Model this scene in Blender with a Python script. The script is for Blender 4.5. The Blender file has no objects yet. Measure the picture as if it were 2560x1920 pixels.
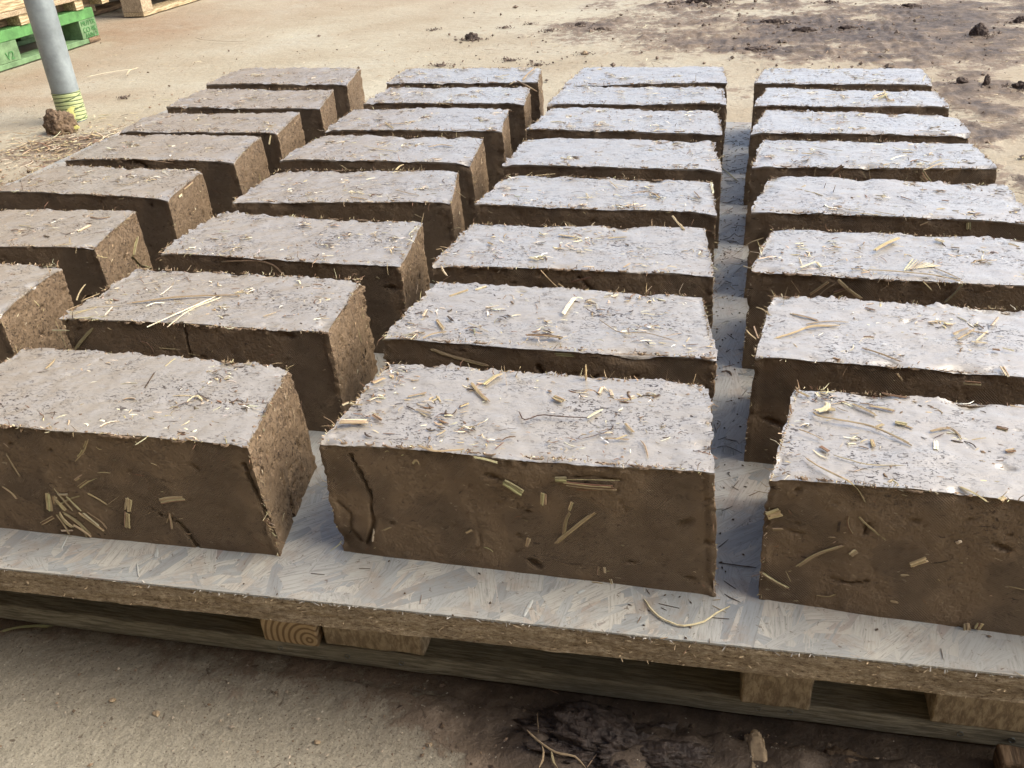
import bpy, math, random
import numpy as np
from mathutils import Vector, Matrix

sc = bpy.context.scene
# ------------------------------------------------------------------ camera
Z0 = 0.15                                   # height of the board's top above the ground
cam_d = bpy.data.cameras.new('camera')
cam = bpy.data.objects.new('camera', cam_d)
sc.collection.objects.link(cam)
cam_d.sensor_width = 36.0
cam_d.sensor_fit = 'HORIZONTAL'
cam_d.lens = 2293.42 / 2560 * 36
cam_d.clip_start = 0.02
cam_d.clip_end = 500
RX, UP, FW = ((0.9703160678, 0.2352357816, -0.0561324825),
              (-0.0728836371, 0.5057534033, 0.8595937822),
              (-0.2305964093, 0.8299865192, -0.5078854930))
cam.matrix_world = Matrix(((RX[0], UP[0], -FW[0], 0), (RX[1], UP[1], -FW[1], 0), (RX[2], UP[2], -FW[2], 0.68), (0, 0, 0, 1)))
sc.camera = cam
# ------------------------------------------------------------------ light
SUN_AZ, SUN_EL = math.radians(12), math.radians(44)     # azimuth measured from +x towards +y
sd = Vector((math.cos(SUN_EL) * math.cos(SUN_AZ), math.cos(SUN_EL) * math.sin(SUN_AZ), math.sin(SUN_EL)))
sun_d = bpy.data.lights.new('sun', 'SUN')
sun_d.energy = 1.5
sun_d.angle = math.radians(58)
sun_d.color = (1.0, 0.90, 0.70)
sun = bpy.data.objects.new('sun', sun_d)
sun.rotation_euler = sd.to_track_quat('Z', 'Y').to_euler()
sun.location = (3, 4, 6)
sc.collection.objects.link(sun)
world = bpy.data.worlds.new('World')
sc.world = world
world.use_nodes = True
wn = world.node_tree.nodes
wl = world.node_tree.links
bg = wn['Background']
sky = wn.new('ShaderNodeTexSky')
sky.sky_type = 'NISHITA'
sky.sun_disc = False
sky.sun_elevation = SUN_EL
sky.sun_rotation = math.pi / 2 - SUN_AZ
sky.air_density = 0.8
sky.dust_density = 3.0
sky.ozone_density = 1.0
hsv = wn.new('ShaderNodeHueSaturation')          # thin high cloud: the blue is washed out
hsv.inputs['Saturation'].default_value = 0.85
wl.new(sky.outputs['Color'], hsv.inputs['Color'])
wl.new(hsv.outputs['Color'], bg.inputs['Color'])
bg.inputs['Strength'].default_value = 0.15
sc.view_settings.view_transform = 'Standard'
sc.view_settings.look = 'None'
sc.view_settings.gamma = 1.0
sc.view_settings.exposure = 1.36
sc.cycles.max_bounces = 6
sc.cycles.use_denoising = True

# ------------------------------------------------------------------ helpers
rng = np.random.default_rng(7)
random.seed(7)


def _h(i, j, k, s):
    n = (i * 73856093) ^ (j * 19349663) ^ (k * 83492791) ^ (s * 2654435761)
    n = (n ^ (n >> 13)) * 1274126177
    n = n & 0x7fffffff
    n = (n ^ (n >> 15)) * 2246822519 & 0x7fffffff
    return (n ^ (n >> 11)) / 0x7fffffff


def vnoise(P, f, s=0):
    """value noise in -1..1 at points P (n,3), frequency f per metre"""
    Q = np.asarray(P, float) * f + 1000.37
    I = np.floor(Q).astype(np.int64)
    F = Q - I
    F = F * F * (3 - 2 * F)
    r = 0
    for a in (0, 1):
        for b in (0, 1):
            for c in (0, 1):
                w = (F[:, 0] if a else 1 - F[:, 0]) * (F[:, 1] if b else 1 - F[:, 1]) * (F[:, 2] if c else 1 - F[:, 2])
                r = r + w * _h(I[:, 0] + a, I[:, 1] + b, I[:, 2] + c, s)
    return r * 2 - 1


def fbm(P, f, o=4, s=0, g=0.5):
    r, a, t = 0, 1.0, 0
    for k in range(o):
        r = r + a * vnoise(P, f * 2 ** k, s + k * 17)
        t += a
        a *= g
    return r / t


def link(name, me, parent=None, mats=()):
    o = bpy.data.objects.new(name, me)
    sc.collection.objects.link(o)
    if parent is not None:
        o.parent = parent
    for m in mats:
        me.materials.append(m)
    return o


def mesh_np(name, V, F, cols=None, smooth=True, mi=None):
    """F: list of arrays (n,k) of faces"""
    me = bpy.data.meshes.new(name)
    V = np.asarray(V, np.float32)
    if not isinstance(F, list):
        F = [F]
    F = [np.asarray(f, np.int32) for f in F if len(f)]
    nl = sum(f.size for f in F)
    npoly = sum(len(f) for f in F)
    me.vertices.add(len(V))
    me.vertices.foreach_set('co', V.ravel())
    me.loops.add(nl)
    me.loops.foreach_set('vertex_index', np.concatenate([f.ravel() for f in F]))
    me.polygons.add(npoly)
    tot = np.concatenate([np.full(len(f), f.shape[1], np.int32) for f in F])
    st = np.concatenate([[0], np.cumsum(tot)[:-1]]).astype(np.int32)
    me.polygons.foreach_set('loop_start', st)
    me.polygons.foreach_set('loop_total', tot)
    me.polygons.foreach_set('use_smooth', np.full(npoly, bool(smooth)))
    if mi is not None:
        me.polygons.foreach_set('material_index', np.asarray(mi, np.int32))
    if cols is not None:
        at = me.color_attributes.new('col', 'FLOAT_COLOR', 'POINT')
        c = np.ones((len(V), 4), np.float32)
        c[:, :3] = cols
        at.data.foreach_set('color', c.ravel())
    me.update(calc_edges=True)
    me.validate()
    return me


def empty(name, loc=(0, 0, 0)):
    o = bpy.data.objects.new(name, None)
    o.location = loc
    o.empty_display_size = 0.05
    sc.collection.objects.link(o)
    return o


def tag(o, label=None, cat=None, group=None, kind=None):
    if label: o['label'] = label
    if cat: o['category'] = cat
    if group: o['group'] = group
    if kind: o['kind'] = kind
    return o


def place(o, loc):
    """move an object's origin to loc keeping its world-space mesh where it is"""
    o.data.transform(Matrix.Translation(-Vector(loc)))
    o.location = loc


# ------------------------------------------------------------------ node helpers
def mat(name, rough=0.7, spec=0.5):
    m = bpy.data.materials.new(name)
    m.use_nodes = True
    nt = m.node_tree
    b = nt.nodes['Principled BSDF']
    b.inputs['Roughness'].default_value = rough
    b.inputs['Specular IOR Level'].default_value = spec
    return m, nt, b


def N(nt, t, **kw):
    n = nt.nodes.new('ShaderNode' + t)
    for k, v in kw.items():
        if k in n.inputs:
            if hasattr(v, 'is_linked') or hasattr(v, 'links'):
                nt.links.new(v, n.inputs[k])
            else:
                n.inputs[k].default_value = v
        else:
            setattr(n, k, v)
    return n


def coords(nt, kind='Object', scale=(1, 1, 1), rot=(0, 0, 0)):
    tc = nt.nodes.new('ShaderNodeTexCoord')
    mp = nt.nodes.new('ShaderNodeMapping')
    mp.inputs['Scale'].default_value = scale
    mp.inputs['Rotation'].default_value = rot
    nt.links.new(tc.outputs[kind], mp.inputs['Vector'])
    return mp.outputs[0]


def noise(nt, vec, scale, detail=4, rough=0.55, dist=0.0):
    n = N(nt, 'TexNoise', Scale=scale, Detail=detail, Roughness=rough, Distortion=dist)
    nt.links.new(vec, n.inputs['Vector'])
    return n.outputs['Fac']


def ramp(nt, fac, stops, interp='LINEAR'):
    r = nt.nodes.new('ShaderNodeValToRGB')
    r.color_ramp.interpolation = interp
    el = r.color_ramp.elements
    while len(el) > 1:
        el.remove(el[-1])
    for i, (p, c) in enumerate(stops):
        e = el[0] if i == 0 else el.new(p)
        e.position = p
        if not hasattr(c, '__len__'): c = (c, c, c)
        e.color = (*c, 1) if len(c) == 3 else c
    nt.links.new(fac, r.inputs['Fac'])
    return r.outputs['Color']


def mix(nt, a, b, fac, mode='MIX'):
    m = nt.nodes.new('ShaderNodeMix')
    m.data_type = 'RGBA'
    m.blend_type = mode
    for i_, s, v in ((0, m.inputs[0], fac), (6, m.inputs[6], a), (7, m.inputs[7], b)):
        if hasattr(v, 'links'):
            nt.links.new(v, s)
        elif hasattr(v, '__len__'):
            s.default_value = (*v, 1) if len(v) == 3 else v
        else:
            s.default_value = v if i_ == 0 else (v, v, v, 1)
    return m.outputs[2]


def math_(nt, op, a, b=0.0, c=0.0):
    m = nt.nodes.new('ShaderNodeMath')
    m.operation = op
    for s, v in zip(m.inputs, (a, b, c)):
        if hasattr(v, 'links'):
            nt.links.new(v, s)
        else:
            s.default_value = v
    return m.outputs[0]


def bump(nt, b, hs):
    """hs: list of (height socket, distance)"""
    prev = None
    for h, d in hs:
        bn = nt.nodes.new('ShaderNodeBump')
        bn.inputs['Distance'].default_value = d
        bn.inputs['Strength'].default_value = 1.0
        nt.links.new(h, bn.inputs['Height'])
        if prev is not None:
            nt.links.new(prev, bn.inputs['Normal'])
        prev = bn.outputs['Normal']
    nt.links.new(prev, b.inputs['Normal'])


def attr(nt, name):
    a = nt.nodes.new('ShaderNodeAttribute')
    a.attribute_name = name
    return a


# ------------------------------------------------------------------ materials
def clay_material():
    m, nt, b = mat('wet_clay', 0.5, 0.5)
    v = coords(nt)
    oi = nt.nodes.new('ShaderNodeObjectInfo')
    n1 = noise(nt, v, 9, 5)
    n2 = noise(nt, v, 90, 4, 0.6)
    n3 = noise(nt, v, 420, 3, 0.6)
    c = ramp(nt, n1, [(0.3, (0.152, 0.104, 0.062)), (0.7, (0.205, 0.145, 0.088))])
    c = mix(nt, c, (0.29, 0.215, 0.14), math_(nt, 'MULTIPLY', ramp(nt, n2, [(0.5, 0), (0.75, 1)]), 0.35))
    c = mix(nt, c, (0.09, 0.06, 0.04), ramp(nt, noise(nt, v, 300, 2, 0.5, 0.6), [(0.65, 0), (0.73, 0.5)]))
    # thin organic streaks pressed into the surface
    vs = coords(nt, scale=(1, 2.6, 2.0))
    c = mix(nt, c, (0.055, 0.036, 0.025), ramp(nt, noise(nt, vs, 120, 3, 0.55, 1.5), [(0.655, 0), (0.70, 0.8)]))
    c = mix(nt, c, (0.36, 0.29, 0.19), ramp(nt, noise(nt, vs, 170, 2, 0.5, 1.0), [(0.70, 0), (0.74, 0.7)]))
    br = math_(nt, 'MULTIPLY_ADD', oi.outputs['Random'], 0.16, 0.92)
    c = mix(nt, c, (0, 0, 0), math_(nt, 'SUBTRACT', 1.0, br))
    face = attr(nt, 'col')
    sep = nt.nodes.new('ShaderNodeSeparateColor')
    nt.links.new(face.outputs['Color'], sep.inputs[0])
    # paler skin on the trowelled top
    top_mix = mix(nt, c, (0.365, 0.34, 0.285), 0.7)
    c = mix(nt, c, top_mix, sep.outputs[0])
    sp1 = ramp(nt, noise(nt, coords(nt, scale=(1, 1.7, 1.7)), 150, 3, 0.6, 1.2), [(0.585, 0), (0.625, 1)])
    sp2 = ramp(nt, noise(nt, coords(nt, scale=(1, 1.8, 1.8)), 330, 2, 0.5, 0.8), [(0.615, 0), (0.66, 1)])
    spn = ramp(nt, noise(nt, v, 22, 3, 0.6), [(0.42, 0.15), (0.62, 1)])
    spk = math_(nt, 'MULTIPLY', math_(nt, 'MAXIMUM', sp1, sp2), spn)
    c = mix(nt, c, (0.035, 0.022, 0.015), math_(nt, 'MULTIPLY', spk, math_(nt, 'MULTIPLY_ADD', sep.outputs[1], -0.68, 0.92)))  # specks: organic bits, with pit shade put into the colour
    damp = ramp(nt, noise(nt, v, 11, 4, 0.6), [(0.35, 0.75), (0.65, 1.0)])
    wet = math_(nt, 'MULTIPLY', math_(nt, 'MULTIPLY', sep.outputs[0], damp), math_(nt, 'MULTIPLY_ADD', spk, -0.9, 1.0))
    nt.links.new(c, b.inputs['Base Color'])
    # R: top face (trowelled smooth and damp) ; G: front/back (cloth imprint)
    r0 = ramp(nt, n2, [(0.3, 0.24), (0.7, 0.38)])
    rr = mix(nt, 0.72, r0, sep.outputs[0])
    nt.links.new(rr, b.inputs['Roughness'])
    # woven imprint on the moulded faces
    tc = nt.nodes.new('ShaderNodeTexCoord')
    sx = nt.nodes.new('ShaderNodeSeparateXYZ')
    nt.links.new(tc.outputs['Object'], sx.inputs[0])
    wx = math_(nt, 'SINE', math_(nt, 'MULTIPLY', math_(nt, 'ADD', sx.outputs[0], sx.outputs[1]), 2700))
    wz = math_(nt, 'SINE', math_(nt, 'MULTIPLY', sx.outputs[2], 2700))
    wv = math_(nt, 'MULTIPLY', math_(nt, 'MULTIPLY', wx, wz), math_(nt, 'MULTIPLY', sep.outputs[1], ramp(nt, noise(nt, v, 14, 2), [(0.45, 0), (0.55, 1)])))
    k = math_(nt, 'MULTIPLY_ADD', sep.outputs[0], -0.88, 1.0)
    bump(nt, b, [(math_(nt, 'MULTIPLY', n3, k), 0.0010), (math_(nt, 'MULTIPLY', n2, k), 0.0022), (wv, 0.0007), (math_(nt, 'MULTIPLY', noise(nt, coords(nt, scale=(.35, 1.6, 1)), 75, 5, 0.75, 0.8), sep.outputs[0]), 0.0006), (math_(nt, 'MULTIPLY', spk, math_(nt, 'SUBTRACT', math_(nt, 'MULTIPLY', sep.outputs[2], -3.0), 0.8)), 0.0008)])
    nt.links.new(math_(nt, 'MULTIPLY_ADD', wet, 0.75, 0.3), b.inputs['Specular IOR Level'])
    nt.links.new(wet, b.inputs['Coat Weight'])
    b.inputs['Coat Roughness'].default_value = 0.32
    b.inputs['Coat IOR'].default_value = 1.85
    return m


def straw_material():
    m, nt, b = mat('straw', 0.7, 0.25)
    a = attr(nt, 'col')
    v = coords(nt)
    n = noise(nt, v, 260, 3, 0.6)
    c = mix(nt, a.outputs['Color'], (0.25, 0.17, 0.09), math_(nt, 'MULTIPLY', ramp(nt, n, [(0.45, 0), (0.75, 1)]), 0.45))
    nt.links.new(c, b.inputs['Base Color'])
    bump(nt, b, [(n, 0.0006)])
    return m


def board_material():
    """flakeboard face: big overlapping strands under a thin grey white film"""
    m, nt, b = mat('flakeboard_face', 0.42, 0.5)
    v = coords(nt)
    warp = nt.nodes.new('ShaderNodeVectorMath'); warp.operation = 'MULTIPLY_ADD'
    nz = nt.nodes.new('ShaderNodeTexNoise'); nz.inputs['Scale'].default_value = 18
    nt.links.new(v, nz.inputs['Vector'])
    nt.links.new(nz.outputs['Color'], warp.inputs[0]); warp.inputs[1].default_value = (0.012, 0.012, 0.0); nt.links.new(v, warp.inputs[2])
    cols = []
    edges = []
    for k, (rz, sc_, st) in enumerate(((-1.2, 17, (.42, 1, 1)), (-0.5, 15, (.4, 1, 1)), (-1.75, 20, (.38, 1, 1)))):
        mp = N(nt, 'Mapping'); mp.inputs['Rotation'].default_value = (0, 0, rz); mp.inputs['Scale'].default_value = st
        nt.links.new(warp.outputs[0], mp.inputs['Vector'])
        vo = N(nt, 'TexVoronoi', feature='F1', Scale=sc_)
        vo.distance = 'CHEBYCHEV'
        nt.links.new(mp.outputs[0], vo.inputs['Vector'])
        sepc = nt.nodes.new('ShaderNodeSeparateColor'); nt.links.new(vo.outputs['Color'], sepc.inputs[0])
        rt = N(nt, 'VectorRotate', rotation_type='Z_AXIS')
        nt.links.new(v, rt.inputs['Vector'])
        nt.links.new(math_(nt, 'MULTIPLY_ADD', sepc.outputs[1], 1.3, -1.75 + 0.15 * k), rt.inputs['Angle'])
        m2 = N(nt, 'Mapping'); m2.inputs['Scale'].default_value = (1, 16, 1)
        nt.links.new(rt.outputs[0], m2.inputs['Vector'])
        g = noise(nt, m2.outputs[0], 48, 5, 0.75)
        cc = mix(nt, ramp(nt, sepc.outputs[0], [(0, (0.21, 0.215, 0.215)), (.3, (0.30, 0.305, 0.29)), (.6, (0.38, 0.37, 0.325)), (.85, (0.43, 0.41, 0.36)), (1, (0.30, 0.26, 0.22))]),
                 (0.16, 0.165, 0.155), ramp(nt, g, [(0.44, 0), (0.55, 0.4), (0.66, 0.9)]))
        cols.append(cc)
        edges.append((math_(nt, 'MULTIPLY', sepc.outputs[2], 1.0), g))
    mpk = N(nt, 'Mapping'); mpk.inputs['Rotation'].default_value = (0, 0, -1.25); mpk.inputs['Scale'].default_value = (.4, 1, 1)
    nt.links.new(warp.outputs[0], mpk.inputs['Vector'])
    vpk = N(nt, 'TexVoronoi', feature='F1', Scale=27.0); vpk.distance = 'CHEBYCHEV'
    nt.links.new(mpk.outputs[0], vpk.inputs['Vector'])
    spk_ = nt.nodes.new('ShaderNodeSeparateColor'); nt.links.new(vpk.outputs['Color'], spk_.inputs[0])
    pick = math_(nt, 'MULTIPLY_ADD', spk_.outputs[0], 0.3, 0.36)
    c = mix(nt, cols[0], cols[1], ramp(nt, pick, [(0.46, 0), (0.47, 1)]))
    c = mix(nt, c, cols[2], ramp(nt, pick, [(0.56, 0), (0.57, 1)]))
    hh = mix(nt, edges[0][0], edges[1][0], ramp(nt, pick, [(0.46, 0), (0.47, 1)]))
    gg = mix(nt, edges[0][1], edges[1][1], ramp(nt, pick, [(0.46, 0), (0.47, 1)]))
    film = noise(nt, v, 5, 4)
    c = mix(nt, c, (0.32, 0.335, 0.33), ramp(nt, film, [(0.35, 0.5), (0.6, 0.1)]))
    c = mix(nt, c, (0.30, 0.22, 0.15), ramp(nt, noise(nt, v, 60, 5, 0.7), [(0.60, 0), (0.8, 0.6)]))
    c = mix(nt, c, (0.12, 0.085, 0.06), ramp(nt, noise(nt, v, 230, 3, 0.6, 1.0), [(0.64, 0), (0.70, 0.8)]))
    nt.links.new(c, b.inputs['Base Color'])
    bump(nt, b, [(hh, 0.0022), (gg, 0.0016)])
    return m


def flake_material():
    """one pressed flake: attribute col holds metres along, metres across, a number per flake"""
    m, nt, b = mat('wood_flake', 0.5, 0.45)
    a = attr(nt, 'col')
    s = nt.nodes.new('ShaderNodeSeparateColor'); nt.links.new(a.outputs['Color'], s.inputs[0])
    cb = nt.nodes.new('ShaderNodeCombineXYZ')
    nt.links.new(s.outputs[0], cb.inputs[0])
    nt.links.new(math_(nt, 'MULTIPLY', s.outputs[1], 14), cb.inputs[1])
    idn = math_(nt, 'ROUND', s.outputs[2])
    nt.links.new(math_(nt, 'MULTIPLY', idn, .07), cb.inputs[2])
    g = noise(nt, cb.outputs[0], 42, 5, 0.75)
    wn_ = N(nt, 'TexWhiteNoise', noise_dimensions='1D'); nt.links.new(idn, wn_.inputs['W'])
    c = ramp(nt, wn_.outputs['Value'], [(0, (0.24, 0.25, 0.245)), (.25, (0.32, 0.33, 0.315)), (.6, (0.37, 0.36, 0.32)), (.9, (0.43, 0.41, 0.355)), (.975, (0.36, 0.32, 0.27)), (1, (0.22, 0.18, 0.165))])
    c = mix(nt, c, (0.17, 0.165, 0.15), ramp(nt, g, [(0.46, 0), (0.57, 0.35), (0.66, 0.9)]))
    v = coords(nt)
    c = mix(nt, c, (0.26, 0.20, 0.145), ramp(nt, noise(nt, v, 34, 5, 0.7), [(0.50, 0), (0.75, 0.8)]))
    c = mix(nt, c, (0.24, 0.225, 0.20), ramp(nt, noise(nt, v, 6, 3, 0.6), [(0.45, 0), (0.65, 0.5)]))
    c = mix(nt, c, (0.11, 0.08, 0.055), ramp(nt, noise(nt, v, 230, 3, 0.6, 1.0), [(0.64, 0), (0.70, 0.8)]))
    nt.links.new(c, b.inputs['Base Color'])
    bump(nt, b, [(g, 0.00008)])
    return m


def edge_material():
    m, nt, b = mat('flakeboard_edge', 0.85, 0.2)
    v = coords(nt, scale=(1, 1, 2.6))
    n = noise(nt, v, 170, 6, 0.85)
    n2 = noise(nt, v, 18, 3, 0.6)
    c = ramp(nt, n, [(0.36, (0.06, 0.038, 0.022)), (0.44, (0.34, 0.25, 0.155)), (0.55, (0.52, 0.41, 0.27)), (0.66, (0.74, 0.63, 0.45))])
    c = mix(nt, c, (0.17, 0.125, 0.08), ramp(nt, n2, [(0.4, 0), (0.7, 0.5)]))
    nt.links.new(c, b.inputs['Base Color'])
    bump(nt, b, [(n, 0.004)])
    return m


def wood_material(name, base, dark, rings=False, axis=0, scale=30, rough=0.75, st=None):
    m, nt, b = mat(name, rough, 0.3)
    if st is None:
        st = [14, 14, 14]; st[axis] = 1
    v = coords(nt, scale=tuple(st))
    n = noise(nt, v, scale, 5, 0.7, 0.3)
    big = noise(nt, coords(nt), 7, 3)
    c = ramp(nt, n, [(0.36, tuple(x * .7 for x in dark)), (0.47, dark), (0.56, base), (0.7, tuple(min(1, x * 1.25) for x in base))])
    c = mix(nt, c, tuple(x * .35 for x in dark), ramp(nt, noise(nt, coords(nt), 60, 4, 0.7), [(0.66, 0), (0.75, 0.7)]))
    c = mix(nt, c, tuple(x * .6 for x in base), ramp(nt, big, [(0.45, 0), (0.75, 0.6)]))
    if rings:
        w = N(nt, 'TexWave', wave_type='RINGS', rings_direction='Y', Scale=52.0, Distortion=0.5, Detail=2.0)
        w.inputs['Detail Scale'].default_value = 2.0
        mp = N(nt, 'Mapping'); mp.inputs['Location'].default_value = (-0.022, 0, 0.030); mp.inputs['Scale'].default_value = (1, 1, 1)
        tc = nt.nodes.new('ShaderNodeTexCoord'); nt.links.new(tc.outputs['Object'], mp.inputs['Vector']); nt.links.new(mp.outputs[0], w.inputs['Vector'])
        c = mix(nt, mix(nt, c, base, 0.8), tuple(x * .8 for x in dark), ramp(nt, w.outputs['Fac'], [(0.45, 0.0), (0.85, 0.95)]))
    nt.links.new(c, b.inputs['Base Color'])
    bump(nt, b, [(n, 0.0015)])
    return m


def ground_material():
    m, nt, b = mat('muddy_concrete', 0.85, 0.3)
    v = coords(nt)
    a = attr(nt, 'col')                     # R mud plus pallet shade, G tan stain, B near ground greyed for shade
    s = nt.nodes.new('ShaderNodeSeparateColor'); nt.links.new(a.outputs['Color'], s.inputs[0])
    n1 = noise(nt, v, 2.2, 5, 0.6)
    n2 = noise(nt, v, 28, 5, 0.7)
    n3 = noise(nt, v, 170, 4, 0.7)
    n4 = noise(nt, v, 7, 5, 0.65)
    c = ramp(nt, n1, [(0.3, (0.295, 0.25, 0.175)), (0.55, (0.355, 0.32, 0.24)), (0.75, (0.37, 0.35, 0.28))])
    c = mix(nt, c, (0.32, 0.265, 0.18), ramp(nt, n2, [(0.50, 0), (0.72, 0.6)]))
    c = mix(nt, c, (0.43, 0.40, 0.305), ramp(nt, noise(nt, v, 1.3, 3, 0.5), [(0.5, 0), (0.68, 0.6)]))
    n5 = noise(nt, v, 460, 4, 0.75)
    grey = ramp(nt, math_(nt, 'MULTIPLY_ADD', n3, 0.35, math_(nt, 'MULTIPLY', n5, 0.65)), [(0.3, (0.165, 0.147, 0.11)), (0.5, (0.275, 0.25, 0.19)), (0.72, (0.395, 0.365, 0.29))])
    c = mix(nt, c, grey, s.outputs[2])
    st = math_(nt, 'MULTIPLY', s.outputs[1], ramp(nt, n4, [(0.30, 0.55), (0.6, 1)]))
    c = mix(nt, c, (0.265, 0.190, 0.12), math_(nt, 'MINIMUM', st, 1.0))
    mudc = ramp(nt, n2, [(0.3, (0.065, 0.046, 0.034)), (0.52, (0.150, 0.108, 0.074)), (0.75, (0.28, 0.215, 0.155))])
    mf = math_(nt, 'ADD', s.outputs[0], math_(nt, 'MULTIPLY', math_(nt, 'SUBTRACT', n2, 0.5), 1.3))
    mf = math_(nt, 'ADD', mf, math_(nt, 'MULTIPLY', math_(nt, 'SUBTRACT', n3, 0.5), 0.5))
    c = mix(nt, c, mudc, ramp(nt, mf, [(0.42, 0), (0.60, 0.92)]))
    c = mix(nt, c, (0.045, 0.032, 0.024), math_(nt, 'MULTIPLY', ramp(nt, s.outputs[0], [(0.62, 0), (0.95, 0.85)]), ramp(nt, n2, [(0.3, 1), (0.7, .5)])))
    c = mix(nt, c, (0.07, 0.05, 0.035), math_(nt, 'MULTIPLY', s.outputs[2], ramp(nt, noise(nt, v, 520, 2, 0.5), [(0.63, 0), (0.68, 0.8)])))
    c = mix(nt, c, (0.09, 0.065, 0.045), ramp(nt, noise(nt, v, 85, 3, 0.55, 0.8), [(0.66, 0), (0.72, 0.8)]))
    c = mix(nt, c, (0.62, 0.56, 0.44), ramp(nt, noise(nt, v, 210, 2, 0.5), [(0.71, 0), (0.76, 0.7)]))
    nt.links.new(c, b.inputs['Base Color'])
    nt.links.new(mix(nt, 0.9, 0.62, s.outputs[0]), b.inputs['Roughness'])
    bump(nt, b, [(n3, 0.0014), (n2, 0.006)])
    return m


def simple(name, col, rough=0.6, spec=0.4, var=0.25, scale=60, metal=0.0, bd=0.001, detail=4):
    m, nt, b = mat(name, rough, spec)
    v = coords(nt)
    n = noise(nt, v, scale, detail, 0.65)
    c = mix(nt, tuple(x * (1 - var) for x in col), tuple(min(1, x * (1 + var)) for x in col), ramp(nt, n, [(0.3, 0), (0.7, 1)]))
    nt.links.new(c, b.inputs['Base Color'])
    b.inputs['Metallic'].default_value = metal
    bump(nt, b, [(n, bd)])
    return m


def tape_material():
    m, nt, b = mat('striped_tape', 0.4, 0.5)
    a = attr(nt, 'col')
    nt.links.new(a.outputs['Color'], b.inputs['Base Color'])
    return m


M_clay = clay_material()
M_straw = straw_material()
M_board = board_material()
M_edge = edge_material()
M_flake = flake_material()
M_ground = ground_material()
M_pine = wood_material('pine_end_grain', (0.58, 0.44, 0.26), (0.30, 0.20, 0.11), rings=True, scale=30, st=[4, 4, 4])
M_block = wood_material('pressed_wood', (0.48, 0.39, 0.26), (0.30, 0.23, 0.15), scale=40, st=[5, 5, 2])
M_deck = wood_material('damp_pallet_wood', (0.37, 0.35, 0.27), (0.235, 0.222, 0.17), axis=0, scale=30)
M_pale = wood_material('pale_pallet_wood', (0.52, 0.42, 0.26), (0.30, 0.22, 0.12), axis=1, scale=12)
M_brownw = wood_material('brown_pallet_wood', (0.20, 0.135, 0.08), (0.10, 0.066, 0.04), axis=1, scale=12)
M_green = simple('green_paint', (0.085, 0.22, 0.068), 0.7, 0.3, 0.35, 22)
M_greenp = simple('faded_green_paint', (0.135, 0.22, 0.11), 0.75, 0.2, 0.35, 25)
M_galv = simple('galvanised_steel', (0.27, 0.31, 0.32), 0.45, 0.5, 0.28, 16, 0.3)
M_mudl = simple('dried_mud', (0.15, 0.105, 0.068), 0.85, 0.2, 0.5, 90, 0, 0.006)
M_clod = simple('dark_clod', (0.085, 0.062, 0.050), 0.8, 0.3, 0.5, 120, 0, 0.006)
M_heap = simple('wet_dark_mud', (0.045, 0.032, 0.025), 0.6, 0.4, 0.5, 120, 0, 0.004)
M_stone = simple('pale_stone', (0.36, 0.27, 0.17), 0.8, 0.3, 0.5, 60, 0, 0.002)
M_red = simple('red_brown_wood', (0.17, 0.075, 0.04), 0.8, 0.3, 0.4, 60, 0, 0.003)
M_ink = simple('ink', (0.07, 0.2, 0.07), 0.8, 0.1, 0.2, 40)
M_tape = tape_material()
M_shed = simple('weathered_boards', (0.20, 0.155, 0.11), 0.9, 0.1, 0.3, 8)

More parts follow.
